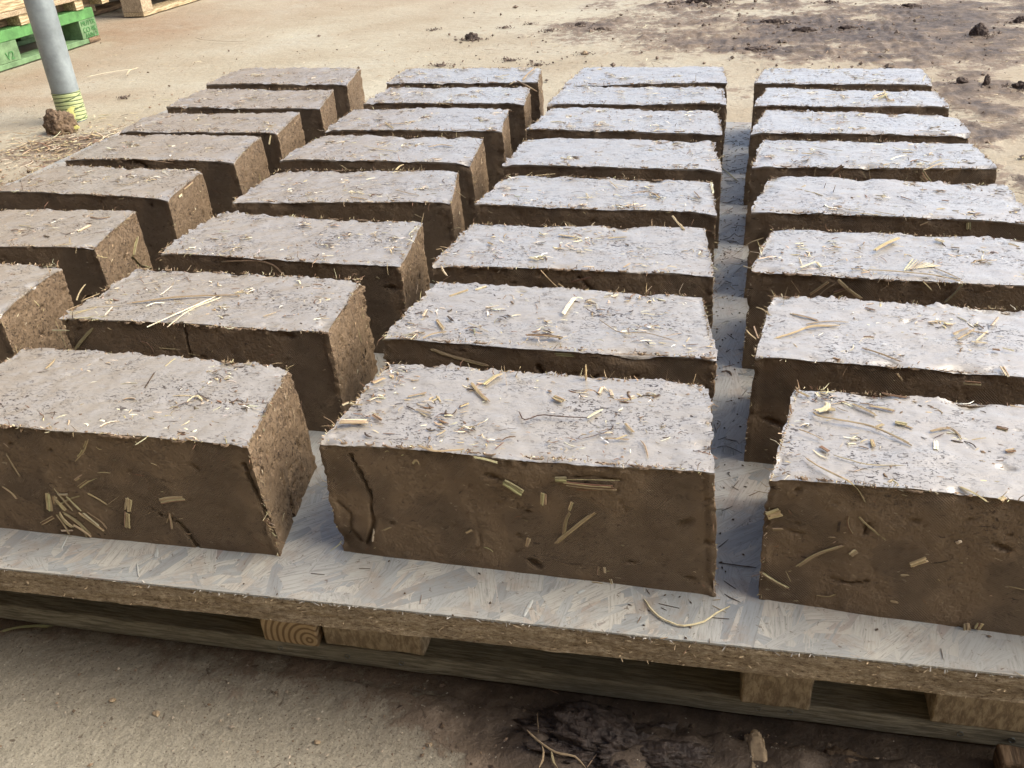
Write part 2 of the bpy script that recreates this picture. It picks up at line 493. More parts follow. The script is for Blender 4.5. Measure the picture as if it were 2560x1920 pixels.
# brick corners in metres: bottom FL BL BR FR, top FL BL BR FR
BL = {
'A8': [[-1.1436,1.8124],[-1.131,1.9526],[-0.842,1.9537],[-0.8171,1.8165],[-1.142,1.8138],[-1.1296,1.9512],[-0.8434,1.9524],[-0.8188,1.8179]] ,
'A7': [[-1.1171,1.6158],[-1.1099,1.7573],[-0.8212,1.7581],[-0.7883,1.6166],[-1.1155,1.6172],[-1.1084,1.7559],[-0.8226,1.7568],[-0.79,1.6179]] ,
'A6': [[-1.1211,1.4538],[-1.1049,1.5644],[-0.8096,1.5686],[-0.7906,1.4418],[-1.1195,1.4549],[-1.1034,1.5633],[-0.8111,1.5674],[-0.7922,1.4431]] ,
'A5': [[-1.1021,1.2795],[-1.1021,1.4153],[-0.8079,1.4172],[-0.7876,1.2821],[-1.1006,1.2809],[-1.1006,1.414],[-0.8093,1.4158],[-0.7892,1.2834]] ,
'A4': [[-1.1167,1.1218],[-1.0843,1.2432],[-0.8149,1.2324],[-0.7992,1.1058],[-1.1151,1.1228],[-1.083,1.2419],[-0.8163,1.2313],[-0.8007,1.1072]] ,
'A3': [[-1.107,0.9056],[-1.0984,1.0347],[-0.8129,1.0511],[-0.7874,0.9227],[-1.1054,0.9071],[-1.097,1.0336],[-0.8143,1.0497],[-0.789,0.9238]] ,
'A2': [[-1.0936,0.7235],[-1.0827,0.8524],[-0.7985,0.866],[-0.7722,0.7319],[-1.0921,0.7249],[-1.0812,0.8513],[-0.7999,0.8646],[-0.7738,0.7331]] ,
'B8': [[-0.7299,1.8155],[-0.7337,1.945],[-0.4333,1.9542],[-0.4093,1.8164],[-0.7284,1.8168],[-0.7321,1.9438],[-0.4347,1.9528],[-0.411,1.8177]] ,
'B7': [[-0.7171,1.652],[-0.7084,1.7802],[-0.4167,1.7737],[-0.3977,1.6431],[-0.7155,1.6532],[-0.7069,1.7789],[-0.4181,1.7725],[-0.3993,1.6445]] ,
'B6': [[-0.716,1.4628],[-0.7164,1.603],[-0.4189,1.6049],[-0.3962,1.4725],[-0.7144,1.4643],[-0.7149,1.6017],[-0.4203,1.6036],[-0.3978,1.4738]] ,
'B5': [[-0.7192,1.2997],[-0.7013,1.4309],[-0.4148,1.4275],[-0.3984,1.2951],[-0.7176,1.301],[-0.6999,1.4296],[-0.4162,1.4263],[-0.4,1.2964]] ,
'B4': [[-0.6956,1.103],[-0.6933,1.2432],[-0.4072,1.2575],[-0.3788,1.123],[-0.6941,1.1046],[-0.6918,1.2419],[-0.4086,1.256],[-0.3805,1.1242]] ,
'B3': [[-0.6951,0.916],[-0.688,1.054],[-0.3963,1.0469],[-0.3779,0.9141],[-0.6936,0.9173],[-0.6865,1.0526],[-0.3977,1.0457],[-0.3795,0.9155]] ,
'B2': [[-0.699,0.7341],[-0.6934,0.8685],[-0.4056,0.8694],[-0.3902,0.7399],[-0.6975,0.7354],[-0.6919,0.8672],[-0.407,0.8681],[-0.3917,0.7412]] ,
'B1': [[-0.6973,0.5344],[-0.6899,0.6692],[-0.398,0.6771],[-0.3739,0.5464],[-0.6957,0.5358],[-0.6884,0.6679],[-0.4009,0.6714],[-0.3769,0.5431]] ,
'C8': [[-0.3577,1.7982],[-0.341,1.9418],[-0.0575,1.9278],[-0.0451,1.8098],[-0.3561,1.7996],[-0.3396,1.9404],[-0.059,1.9266],[-0.0466,1.811]] ,
'C7': [[-0.3593,1.6555],[-0.3505,1.7869],[-0.0549,1.7722],[-0.0421,1.6533],[-0.3577,1.6567],[-0.3491,1.7855],[-0.0564,1.7711],[-0.0437,1.6546]] ,
'C6': [[-0.3593,1.4822],[-0.3381,1.6158],[-0.053,1.6042],[-0.0396,1.4715],[-0.3577,1.4834],[-0.3367,1.6144],[-0.0545,1.603],[-0.0412,1.4729]] ,
'C5': [[-0.3494,1.2923],[-0.3424,1.4206],[-0.0516,1.421],[-0.0316,1.2877],[-0.3479,1.2936],[-0.3409,1.4193],[-0.053,1.4197],[-0.0332,1.289]] ,
'C4': [[-0.3483,1.1181],[-0.3298,1.2432],[-0.0431,1.2316],[-0.0313,1.1134],[-0.3467,1.1192],[-0.3284,1.2419],[-0.0445,1.2305],[-0.0328,1.1147]] ,
'C3': [[-0.3416,0.9146],[-0.3287,1.0475],[-0.043,1.0581],[-0.0233,0.9266],[-0.34,0.916],[-0.3273,1.0463],[-0.0444,1.0567],[-0.0249,0.9277]] ,
'C2': [[-0.336,0.7399],[-0.3169,0.8678],[-0.0322,0.8694],[-0.0148,0.7405],[-0.3344,0.7412],[-0.3155,0.8666],[-0.0336,0.8681],[-0.0163,0.7418]] ,
'C1': [[-0.321,0.5615],[-0.3096,0.6909],[-0.0216,0.6925],[0.0009,0.5636],[-0.3207,0.5608],[-0.3082,0.6897],[-0.023,0.6912],[-0.0079,0.5671]] ,
'D8': [[0.0025,1.8041],[0.0198,1.9314],[0.3076,1.8988],[0.3106,1.7872],[0.004,1.8051],[0.0212,1.9299],[0.3061,1.8979],[0.3092,1.7886]] ,
'D7': [[0.006,1.6351],[0.0245,1.7634],[0.3083,1.7433],[0.3174,1.6356],[0.0075,1.6362],[0.0259,1.7621],[0.3068,1.7423],[0.3159,1.6367]] ,
'D6': [[0.0002,1.4761],[0.0236,1.6106],[0.3167,1.582],[0.3193,1.4645],[0.0019,1.4772],[0.025,1.6091],[0.3152,1.581],[0.3178,1.4658]] ,
'D5': [[0.0048,1.3041],[0.0233,1.4367],[0.316,1.428],[0.3258,1.3089],[0.0064,1.3053],[0.0247,1.4354],[0.3145,1.4268],[0.3242,1.3101]] ,
'D4': [[0.0099,1.1248],[0.033,1.2559],[0.3225,1.2421],[0.3293,1.1106],[0.0116,1.126],[0.0344,1.2545],[0.3211,1.241],[0.3278,1.1121]] ,
'D3': [[0.0121,0.9374],[0.0346,1.0674],[0.3212,1.0531],[0.3309,0.9241],[0.0138,0.9386],[0.036,1.0659],[0.3197,1.0519],[0.3294,0.9255]] ,
'D2': [[0.0191,0.7538],[0.0344,0.8792],[0.3217,0.8731],[0.3356,0.7445],[0.0185,0.7472],[0.0359,0.8779],[0.3202,0.8719],[0.3341,0.7458]] ,
'D1': [[0.0351,0.5662],[0.0548,0.6996],[0.3415,0.6866],[0.3517,0.5576],[0.0346,0.5713],[0.0561,0.6982],[0.34,0.6855],[0.3502,0.559]] ,
}

# (parent brick or 0, name, label, width in mm/.36, colour, points in metres, shape)
STRAWS=[
(0,'long_straw','long thick tan straw across a brick top,meeting two pale splinters',6,2,[[-0.6459,0.7736,0.2715],[-0.5917,0.7943,0.2715],[-0.5251,0.811,0.2715]],'r'),
(0,'straw','pale split straw running from the brick front edge up to the thick tan straw',4.5,6,[[-0.5877,0.7245,0.2715],[-0.5673,0.7634,0.2715],[-0.5507,0.806,0.2715]],'r'),
(0,'straw','cream straw splinter nearly parallel to the pale split one,on its right',3.5,0,[[-0.5655,0.7274,0.2715],[-0.5608,0.7679,0.2715],[-0.543,0.8057,0.2715]],'r'),
(0,'straw','short cream straw chip left of the long stem on the same brick',3.5,0,[[-0.6497,0.7426,0.2715],[-0.6557,0.7658,0.2715]],'r'),
(0,'straw','short white straw sliver behind the long stem',2,6,[[-0.6183,0.7999,0.2715],[-0.618,0.8247,0.2715]],'r'),
(0,'straw','small yellow straw chip right of the crossing straws',3,1,[[-0.475,0.7639,0.2715],[-0.4651,0.7761,0.2715]],'r'),
('B2','straw',0,2.5,1,[[-0.6904,0.7405,0.2715],[-0.6728,0.7617,0.2715]],'r'),
('B2','straw',0,2.5,1,[[-0.6948,0.7437,0.2715],[-0.6797,0.7551,0.2715]],'r'),
('B2','straw',0,2.5,1,[[-0.7012,0.774,0.2715],[-0.6924,0.7952,0.2715]],'r'),
('B2','straw',0,2.5,1,[[-0.6819,0.7341,0.2715],[-0.6452,0.7443,0.2715]],'r'),
('B2','straw',0,2.5,1,[[-0.7017,0.7505,0.2715],[-0.6959,0.7667,0.2715]],'r'),
('B2','straw',0,2.5,1,[[-0.6835,0.7604,0.2715],[-0.6443,0.7683,0.2715]],'r'),
(0,'green_leaf','green leaf blade leaning against the dark front of a brick at its left end',8,5,[[-0.6931,0.7339,0.2332],[-0.6752,0.7344,0.2494],[-0.661,0.7348,0.261]],'r'),
('B2','straw',0,3.5,0,[[-0.7146,0.7337,0.255],[-0.6911,0.7342,0.2564]],'r'),
('B2','straw',0,3,2,[[-0.7023,0.7338,0.2346],[-0.7055,0.7341,0.27]],'r'),
(0,'straw','thin straw with bent tip rising off the left end of a brick',3,1,[[-0.7062,0.7726,0.2715],[-0.717,0.7944,0.2715],[-0.7269,0.8186,0.2715]],'r'),
('B2','straw',0,2,3,[[-0.6087,0.7357,0.2487],[-0.5988,0.7358,0.2447],[-0.5958,0.7358,0.2356]],'r'),
('B2','straw',0,3,2,[[-0.5887,0.736,0.2412],[-0.5648,0.7364,0.2412]],'r'),
(0,'leaf_curl','curled yellow green leaf hooked on the right end of a brick',7,5,[[-0.8032,1.004,0.2241],[-0.8059,1.0185,0.2063],[-0.8117,1.0493,0.1861]],'r'),
(0,'leaf_fragment','short brown leaf fragment near the back left of the front left brick',7,2,[[-0.6374,0.6313,0.2715],[-0.6385,0.6418,0.2715],[-0.641,0.6502,0.2715]],'r'),
(0,'straw','short yellow straw chip on the back edge of the front left brick',4,1,[[-0.5199,0.6517,0.2715],[-0.5188,0.6683,0.2715]],'r'),
('B1','straw',0,4,4,[[-0.5248,0.5907,0.2715],[-0.5206,0.594,0.2715],[-0.514,0.5941,0.2715]],'r'),
(0,'straw_husk','torn husk with a dark centre on top of the front left brick',5,0,[[-0.4637,0.5957,0.2715],[-0.4609,0.6068,0.2715],[-0.451,0.6003,0.2715]],'r'),
('B1','straw',0,4,4,[[-0.4581,0.5992,0.2715],[-0.4617,0.6094,0.2715],[-0.4439,0.6013,0.2715]],'r'),
('B1','straw',0,2.5,4,[[-0.4699,0.5831,0.2715],[-0.4665,0.5927,0.2715],[-0.4616,0.5961,0.2715]],'r'),
('B1','straw',0,3,6,[[-0.5182,0.5471,0.2715],[-0.5145,0.555,0.2715],[-0.5063,0.5587,0.2715]],'r'),
('B1','straw',0,3,4,[[-0.5166,0.6123,0.2715],[-0.5246,0.6427,0.2715]],'r'),
('B1','straw',0,3,4,[[-0.45,0.6373,0.2715],[-0.4463,0.6421,0.2715]],'r'),
('B1','pressed_straw',0,13,1,[[-0.5504,0.5396,0.2383],[-0.5374,0.5402,0.25],[-0.5275,0.5407,0.2644]],'r'),
('B1','pressed_straw',0,7,1,[[-0.5715,0.5389,0.2443],[-0.5626,0.5391,0.234],[-0.5533,0.5393,0.2203]],'r'),
('B1','pressed_straw',0,8,1,[[-0.5552,0.5392,0.2167],[-0.5403,0.5398,0.2268],[-0.5329,0.5402,0.2357]],'r'),
('B1','pressed_straw',0,4,1,[[-0.5434,0.54,0.2479],[-0.5381,0.54,0.2336]],'r'),
('B1','pressed_straw',0,14,1,[[-0.4765,0.5419,0.2017],[-0.4632,0.5425,0.2056],[-0.4499,0.543,0.2082]],'r'),
('B1','pressed_straw',0,14,1,[[-0.5065,0.5408,0.2022],[-0.5117,0.5405,0.187]],'r'),
('B1','pressed_straw',0,3,2,[[-0.6172,0.5372,0.2409],[-0.6147,0.5371,0.2286],[-0.6116,0.5371,0.2156]],'r'),
('B1','pressed_straw',0,4,1,[[-0.6358,0.5361,0.2027],[-0.6294,0.5362,0.198],[-0.6244,0.5363,0.1897]],'r'),
('B1','pressed_straw',0,8,3,[[-0.5555,0.5391,0.2085],[-0.5415,0.5397,0.2183],[-0.5304,0.5402,0.2244]],'r'),
('B1','pressed_straw',0,12,1,[[-0.5883,0.5378,0.2002],[-0.5943,0.5373,0.1785]],'r'),
('B1','pressed_straw',0,5,1,[[-0.5801,0.5382,0.2148],[-0.5832,0.538,0.199],[-0.5809,0.538,0.194]],'r'),
('B1','pressed_straw',0,5,0,[[-0.5794,0.5381,0.1985],[-0.5677,0.5385,0.2001]],'r'),
('B1','pressed_straw',0,5,1,[[-0.5471,0.5393,0.2033],[-0.5386,0.5396,0.1981],[-0.5312,0.5398,0.192]],'r'),
('B1','pressed_straw',0,2,2,[[-0.5312,0.5398,0.192],[-0.5152,0.5405,0.2039]],'r'),
('B1','pressed_straw',0,9,1,[[-0.5832,0.5379,0.192],[-0.5759,0.538,0.1804]],'r'),
('B1','pressed_straw',0,13,1,[[-0.5128,0.5404,0.1858],[-0.5182,0.54,0.1676]],'r'),
('B1','pressed_straw',0,8,1,[[-0.5846,0.5377,0.1784],[-0.5817,0.5377,0.168],[-0.5742,0.5379,0.1615]],'r'),
('B1','pressed_straw',0,6,1,[[-0.5647,0.5384,0.1805],[-0.5524,0.5388,0.1693],[-0.5427,0.539,0.1595]],'r'),
('B1','pressed_straw',0,5,0,[[-0.5598,0.5386,0.181],[-0.547,0.5389,0.1663]],'r'),
('B1','pressed_straw',0,9,1,[[-0.5746,0.5379,0.1651],[-0.5654,0.5382,0.1589],[-0.5594,0.5383,0.1522]],'r'),
('B1','pressed_straw',0,5,1,[[-0.4703,0.542,0.1902],[-0.4715,0.5419,0.1797],[-0.4729,0.5417,0.1699]],'r'),
('B1','pressed_straw',0,3,1,[[-0.4767,0.5417,0.1774],[-0.4712,0.542,0.1867]],'r'),
('B1','pressed_straw',0,5,0,[[-0.5905,0.5372,0.1565],[-0.5768,0.5377,0.1585]],'r'),
('B1','pressed_straw',0,7,1,[[-0.598,0.5369,0.1488],[-0.5796,0.5375,0.15]],'r'),
('B1','pressed_straw',0,8,3,[[-0.6089,0.5366,0.1623],[-0.5916,0.5374,0.1723]],'r'),
('B1','pressed_straw',0,6,1,[[-0.5887,0.5378,0.2036],[-0.5832,0.5379,0.192],[-0.578,0.5379,0.1791]],'r'),
('B1','pressed_straw',0,5,1,[[-0.5809,0.5381,0.2078],[-0.576,0.5382,0.1945],[-0.5693,0.5383,0.1811]],'r'),
('B1','pressed_straw',0,6,1,[[-0.5715,0.5384,0.1984],[-0.5663,0.5385,0.1902],[-0.5611,0.5386,0.1819]],'r'),
('B1','pressed_straw',0,4,1,[[-0.5834,0.5381,0.2144],[-0.5846,0.5379,0.1971],[-0.5867,0.5377,0.1864]],'r'),
('B1','pressed_straw',0,4,1,[[-0.5818,0.5379,0.1869],[-0.5678,0.5385,0.1953],[-0.5552,0.539,0.2]],'r'),
('B1','pressed_straw',0,6,1,[[-0.5813,0.5378,0.1787],[-0.5684,0.5382,0.1694],[-0.5588,0.5384,0.1541]],'r'),
('B1','pressed_straw',0,5,1,[[-0.5776,0.5379,0.1756],[-0.5669,0.5382,0.1641],[-0.5648,0.5381,0.1507]],'r'),
('B1','pressed_straw',0,6,1,[[-0.5886,0.5375,0.1762],[-0.5836,0.5375,0.1623],[-0.5824,0.5375,0.1515]],'r'),
('B1','pressed_straw',0,4,1,[[-0.5549,0.5388,0.1815],[-0.5436,0.5391,0.172],[-0.5399,0.5392,0.1635]],'r'),
(0,'straw','curved tan straw lying along the front edge of the front middle brick',5,2,[[-0.2377,0.5634,0.2715],[-0.2266,0.5581,0.2715],[-0.2161,0.5572,0.2715],[-0.1955,0.5652,0.2715]],'r'),
(0,'straw','pale green straw sliver at the front edge of the front middle brick',5,5,[[-0.19,0.555,0.2715],[-0.1781,0.5527,0.2715],[-0.1662,0.5498,0.2715]],'r'),
(0,'straw_flake','flat cream straw flake at the left end of the front middle brick',12,0,[[-0.3138,0.5861,0.2715],[-0.3003,0.5872,0.2715],[-0.2887,0.5895,0.2715]],'r'),
(0,'straw_husk','tan curled husk running diagonally on the front middle brick',6,2,[[-0.2217,0.6645,0.2715],[-0.2109,0.6487,0.2715],[-0.1972,0.634,0.2715]],'r'),
(0,'straw_husk','wide pale yellow husk near the back edge of the front middle brick',9,1,[[-0.2096,0.6622,0.2715],[-0.2049,0.6738,0.2715],[-0.1995,0.6834,0.2715]],'r'),
(0,'leaf_tip','narrow cream leaf tip at the end of a dark crack on the front middle brick',6,0,[[-0.1113,0.6232,0.2715],[-0.1062,0.6316,0.2715],[-0.1008,0.6385,0.2715]],'r'),
('C1','root_fibre',0,2.5,4,[[-0.1692,0.6245,0.2715],[-0.1608,0.6114,0.2715],[-0.1497,0.6202,0.2715],[-0.1327,0.6204,0.2715],[-0.1113,0.6236,0.2715]],'r'),
('C1','straw',0,7,0,[[-0.1077,0.6612,0.2715],[-0.1062,0.6732,0.2715],[-0.1012,0.6673,0.2715]],'r'),
('C1','straw',0,6,0,[[-0.0962,0.6604,0.2715],[-0.0997,0.6702,0.2715]],'r'),
('C1','straw',0,5,1,[[-0.0803,0.6202,0.2715],[-0.0711,0.6067,0.2715]],'r'),
('C1','straw',0,3,1,[[-0.0931,0.5966,0.2715],[-0.0724,0.5977,0.2715]],'r'),
('C1','straw',0,3,1,[[-0.0844,0.5958,0.2715],[-0.0756,0.6038,0.2715]],'r'),
('C1','straw',0,5,3,[[-0.2205,0.6242,0.2715],[-0.2144,0.6315,0.2715]],'r'),
('C1','straw',0,5,2,[[-0.2711,0.6333,0.2715],[-0.2556,0.6422,0.2715]],'r'),
('C1','straw',0,4,2,[[-0.2577,0.6149,0.2715],[-0.2396,0.6103,0.2715]],'r'),
('C1','straw',0,8,2,[[-0.3095,0.6505,0.2715],[-0.3017,0.6613,0.2715]],'r'),
('C1','straw',0,6,3,[[-0.2905,0.6013,0.2715],[-0.2791,0.5934,0.2715]],'r'),
('C1','straw',0,10,2,[[-0.1453,0.6506,0.2715],[-0.1348,0.6445,0.2715]],'r'),
('C1','straw',0,5,4,[[-0.0624,0.6628,0.2715],[-0.0565,0.6687,0.2715]],'r'),
('C1','straw',0,2.5,2,[[-0.0651,0.5977,0.2715],[-0.0598,0.5888,0.2715],[-0.0564,0.5746,0.2715]],'r'),
('C1','straw',0,4,2,[[-0.3173,0.6149,0.2715],[-0.3041,0.6143,0.2715]],'r'),
('C1','straw',0,5,0,[[-0.323,0.6115,0.2715],[-0.3182,0.6173,0.2715]],'r'),
('C1','straw_stub',0,8,1,[[-0.123,0.6862,0.2663],[-0.1231,0.6862,0.2849]],'r'),
('C1','straw_stub',0,4,2,[[-0.1908,0.6696,0.2663],[-0.1921,0.6696,0.2883]],'r'),
('C1','straw_stub',0,3,2,[[-0.0546,0.6906,0.2663],[-0.0524,0.6906,0.284]],'r'),
('C1','straw_stub',0,3,2,[[-0.1062,0.6913,0.2663],[-0.0987,0.6913,0.2777]],'r'),
('C1','straw_stub',0,3,2,[[-0.1049,0.6915,0.2663],[-0.108,0.6915,0.2787]],'r'),
('C1','straw_stub',0,2,2,[[-0.2073,0.6853,0.2663],[-0.207,0.6853,0.2776]],'r'),
('C1','straw_stub',0,6,1,[[-0.1878,0.6852,0.2663],[-0.1816,0.6852,0.2788]],'r'),
('C1','straw_stub',0,4,2,[[-0.0739,0.6891,0.2663],[-0.0814,0.6891,0.276]],'r'),
('C1','pressed_straw',0,14,5,[[-0.1681,0.5608,0.2474],[-0.1608,0.5609,0.2428],[-0.1525,0.5609,0.2373]],'r'),
('C1','pressed_straw',0,12,5,[[-0.1266,0.561,0.2533],[-0.1168,0.5611,0.2537]],'r'),
('C1','pressed_straw',0,3,4,[[-0.1181,0.5611,0.2536],[-0.0998,0.5612,0.2557],[-0.0759,0.5613,0.2577]],'r'),
('C1','pressed_straw',0,10,3,[[-0.1206,0.5611,0.2503],[-0.0999,0.5612,0.2497],[-0.0771,0.5614,0.2509]],'r'),
('C1','pressed_straw',0,5,3,[[-0.1122,0.5612,0.2452],[-0.0939,0.5613,0.2474],[-0.0806,0.5613,0.2505]],'r'),
('C1','pressed_straw',0,12,1,[[-0.1358,0.561,0.2393],[-0.137,0.5611,0.2268]],'r'),
('C1','pressed_straw',0,6,1,[[-0.2429,0.5602,0.2554],[-0.2391,0.5602,0.2596],[-0.2369,0.5603,0.2561]],'r'),
('C1','pressed_straw',0,6,1,[[-0.1131,0.5612,0.2329],[-0.1164,0.5613,0.2231]],'r'),
('C1','pressed_straw',0,9,1,[[-0.1282,0.5614,0.1885],[-0.1131,0.5614,0.2052],[-0.0953,0.5614,0.2249]],'r'),
('C1','pressed_straw',0,7,2,[[-0.1209,0.5614,0.1977],[-0.1192,0.5613,0.2124],[-0.1158,0.5613,0.2223]],'r'),
('C1','pressed_straw',0,9,2,[[-0.1501,0.5612,0.1912],[-0.1525,0.5612,0.1817]],'r'),
('C1','pressed_straw',0,5,0,[[-0.2895,0.5604,0.1674],[-0.2858,0.5604,0.1818]],'r'),
('C1','pressed_straw',0,4,1,[[-0.2791,0.5604,0.181],[-0.2699,0.5604,0.1865]],'r'),
('C1','pressed_straw',0,4,2,[[-0.0935,0.5618,0.1585],[-0.0928,0.5617,0.1696]],'r'),
('C1','pressed_straw',0,5,0,[[-0.0877,0.5618,0.162],[-0.0883,0.5617,0.1694]],'r'),
('C1','pressed_straw',0,5,0,[[-0.0833,0.5618,0.1567],[-0.082,0.5619,0.1509]],'r'),
('C1','pressed_straw',0,8,1,[[-0.0988,0.5618,0.1508],[-0.0897,0.5618,0.1497]],'r'),
('C1','pressed_straw',0,3,4,[[-0.1333,0.5614,0.1728],[-0.1204,0.5615,0.168],[-0.1023,0.5616,0.1698]],'r'),
('C1','pressed_straw',0,5,2,[[-0.2038,0.5609,0.1887],[-0.1981,0.5609,0.1929]],'r'),
(0,'husk_chip','bright white flat chip lying alone on a brick top',9,6,[[-0.1674,0.8067,0.2715],[-0.165,0.8277,0.2715],[-0.1623,0.8484,0.2715]],'r'),
(0,'straw','short tan straw at the front left corner of the brick with the white chip',5,2,[[-0.2923,0.7394,0.2715],[-0.2845,0.7496,0.2715],[-0.2718,0.7559,0.2715]],'r'),
(0,'stalk_piece','brown shredded stalk piece near the front edge of the brick with the white chip',9,3,[[-0.1945,0.7582,0.2715],[-0.1732,0.7584,0.2715],[-0.157,0.7567,0.2715]],'r'),
('C2','straw',0,5,0,[[-0.1709,0.7619,0.2715],[-0.1578,0.7572,0.2715]],'r'),
('C2','straw',0,6,2,[[-0.291,0.78,0.2715],[-0.2765,0.7596,0.2715]],'r'),
('C2','straw',0,3,0,[[-0.2576,0.7773,0.2715],[-0.2308,0.7606,0.2715]],'r'),
('C2','straw',0,5,4,[[-0.2826,0.7898,0.2715],[-0.2727,0.7788,0.2715]],'r'),
('C2','straw',0,4,4,[[-0.3188,0.7695,0.2715],[-0.3098,0.7672,0.2715]],'r'),
('C2','straw',0,6,1,[[-0.2946,0.8345,0.2715],[-0.278,0.854,0.2715]],'r'),
('C2','straw',0,8,0,[[-0.2707,0.8529,0.2715],[-0.2608,0.864,0.2715]],'r'),
('C2','straw',0,5,0,[[-0.3075,0.7849,0.2715],[-0.3086,0.801,0.2715]],'r'),
('C2','root_fibre',0,2,2,[[-0.1289,0.8005,0.2715],[-0.1052,0.7737,0.2715],[-0.0834,0.7766,0.2715],[-0.0564,0.7691,0.2715]],'r'),
('C2','straw',0,4,3,[[-0.1901,0.7659,0.2715],[-0.1818,0.7703,0.2715]],'r'),
('C2','straw',0,2,2,[[-0.0642,0.7743,0.2715],[-0.0475,0.7829,0.2715]],'r'),
('C2','pressed_straw',0,7,2,[[-0.2873,0.74,0.2613],[-0.2673,0.74,0.2542],[-0.2441,0.7399,0.249],[-0.2264,0.7399,0.2452]],'r'),
('C2','pressed_straw',0,6,1,[[-0.2395,0.7399,0.2477],[-0.2271,0.7399,0.246]],'r'),
('C2','pressed_straw',0,8,5,[[-0.1637,0.7402,0.2635],[-0.1356,0.7403,0.2639]],'r'),
('C2','straw_stub',0,5,1,[[-0.1272,0.8627,0.2663],[-0.1184,0.8627,0.2782]],'r'),
('C2','straw_stub',0,3,2,[[-0.0917,0.8688,0.2663],[-0.0906,0.8688,0.2823]],'r'),
('C2','straw_stub',0,3,1,[[-0.1971,0.8337,0.2663],[-0.1964,0.8337,0.2774]],'r'),
('C2','straw_stub',0,3,1,[[-0.3253,0.8276,0.2663],[-0.3222,0.8276,0.2795]],'r'),
('C3','pressed_straw',0,6,2,[[-0.2139,0.9195,0.2685],[-0.2021,0.9198,0.2539],[-0.1901,0.9201,0.2439]],'r'),
('C3','pressed_straw',0,8,2,[[-0.1951,0.9201,0.2522],[-0.1882,0.9203,0.2477]],'r'),
('C3','pressed_straw',0,6,3,[[-0.181,0.9206,0.2546],[-0.1566,0.9216,0.262]],'r'),
(0,'straw','forked pale straw hanging over the front left corner of a brick',4,0,[[-0.3277,0.9124,0.2715],[-0.32,0.8967,0.2715],[-0.3118,0.8848,0.2715]],'r'),
('C3','straw',0,5,0,[[-0.1678,0.9271,0.2715],[-0.1539,0.9269,0.2715]],'r'),
('C3','straw',0,7,0,[[-0.2138,1.0176,0.2715],[-0.1901,1.0123,0.2715]],'r'),
('C3','straw',0,6,1,[[-0.153,1.0134,0.2715],[-0.1298,1.0182,0.2715]],'r'),
('C3','straw',0,7,4,[[-0.2922,0.9851,0.2715],[-0.2838,0.9786,0.2715]],'r'),
('C3','straw',0,7,0,[[-0.233,0.9458,0.2715],[-0.22,0.9404,0.2715]],'r'),
('C3','straw',0,4,2,[[-0.1232,0.929,0.2715],[-0.1165,0.9426,0.2715]],'r'),
(0,'stalk_piece','tan stalk piece ending in a dark tip at the right of a brick top',6,2,[[-0.1456,1.171,0.2715],[-0.128,1.1785,0.2715],[-0.1085,1.1677,0.2715]],'r'),
('C4','straw',0,6,4,[[-0.1129,1.1704,0.2715],[-0.1053,1.1559,0.2715]],'r'),
('C4','straw',0,3,0,[[-0.1822,1.2229,0.2715],[-0.1645,1.1884,0.2715]],'r'),
('C4','straw',0,3,0,[[-0.2149,1.1504,0.2715],[-0.1903,1.1523,0.2715]],'r'),
('C4','straw',0,4,0,[[-0.2057,1.1696,0.2715],[-0.198,1.1487,0.2715]],'r'),
('C4','straw',0,4,3,[[-0.302,1.1882,0.2715],[-0.2868,1.1893,0.2715]],'r'),
('C4','straw',0,3,1,[[-0.2906,1.2362,0.2715],[-0.2623,1.2463,0.2715]],'r'),
('C4','pressed_straw',0,3,2,[[-0.2309,1.1161,0.2451],[-0.2171,1.116,0.2626]],'r'),
('C4','pressed_straw',0,6,2,[[-0.2276,1.1161,0.2516],[-0.2092,1.1157,0.2438]],'r'),
(0,'straw','pale yellow straw poking over the front edge near the right end of a brick',6,1,[[-0.0849,1.0948,0.2715],[-0.0772,1.0714,0.2715],[-0.0667,1.0491,0.2715]],'r'),
('C5','straw',0,4,2,[[-0.346,1.4075,0.2715],[-0.3247,1.4024,0.2715]],'r'),
('C5','straw',0,5,3,[[-0.2542,1.33,0.2715],[-0.2418,1.3268,0.2715]],'r'),
('C6','straw',0,5,0,[[-0.3259,1.5182,0.2715],[-0.3057,1.5236,0.2715]],'r'),
('C6','straw',0,6,3,[[-0.2863,1.5339,0.2715],[-0.2735,1.5362,0.2715]],'r'),
('C6','straw_stub',0,6,3,[[-0.1182,1.5094,0.2663],[-0.1146,1.5094,0.2741]],'r'),
('C6','straw',0,3,3,[[-0.2006,1.5606,0.2715],[-0.1895,1.5658,0.2715]],'r'),
('C7','straw_stub',0,5,3,[[-0.2798,1.6208,0.2663],[-0.2742,1.6208,0.2798]],'r'),
('C7','straw_stub',0,5,3,[[-0.2605,1.6211,0.2663],[-0.2467,1.6211,0.2798]],'r'),
('C8','straw_stub',0,5,3,[[-0.1055,1.8198,0.2663],[-0.1054,1.8198,0.2818]],'r'),
(0,'twig_piece','dark brown twig fragment near the right end of a brick beside the pale gap',4,3,[[-0.0645,1.1863,0.2715],[-0.0547,1.1598,0.2715]],'r'),
('C4','straw',0,4,6,[[-0.0445,1.2257,0.2715],[-0.0389,1.176,0.2715]],'r'),
('C3','straw',0,5,1,[[-0.0728,1.0665,0.2715],[-0.0657,1.0467,0.2715]],'r'),
('B3','pressed_straw',0,5,2,[[-0.61,0.9155,0.2625],[-0.5634,0.9153,0.2658],[-0.5397,0.9151,0.2609],[-0.528,0.9149,0.2474]],'r'),
('B3','straw_stub',0,5,2,[[-0.3968,1.0458,0.2663],[-0.3912,1.0458,0.2829]],'r'),
('B3','straw',0,2,0,[[-0.3975,1.0,0.2715],[-0.3961,1.0318,0.2715]],'r'),
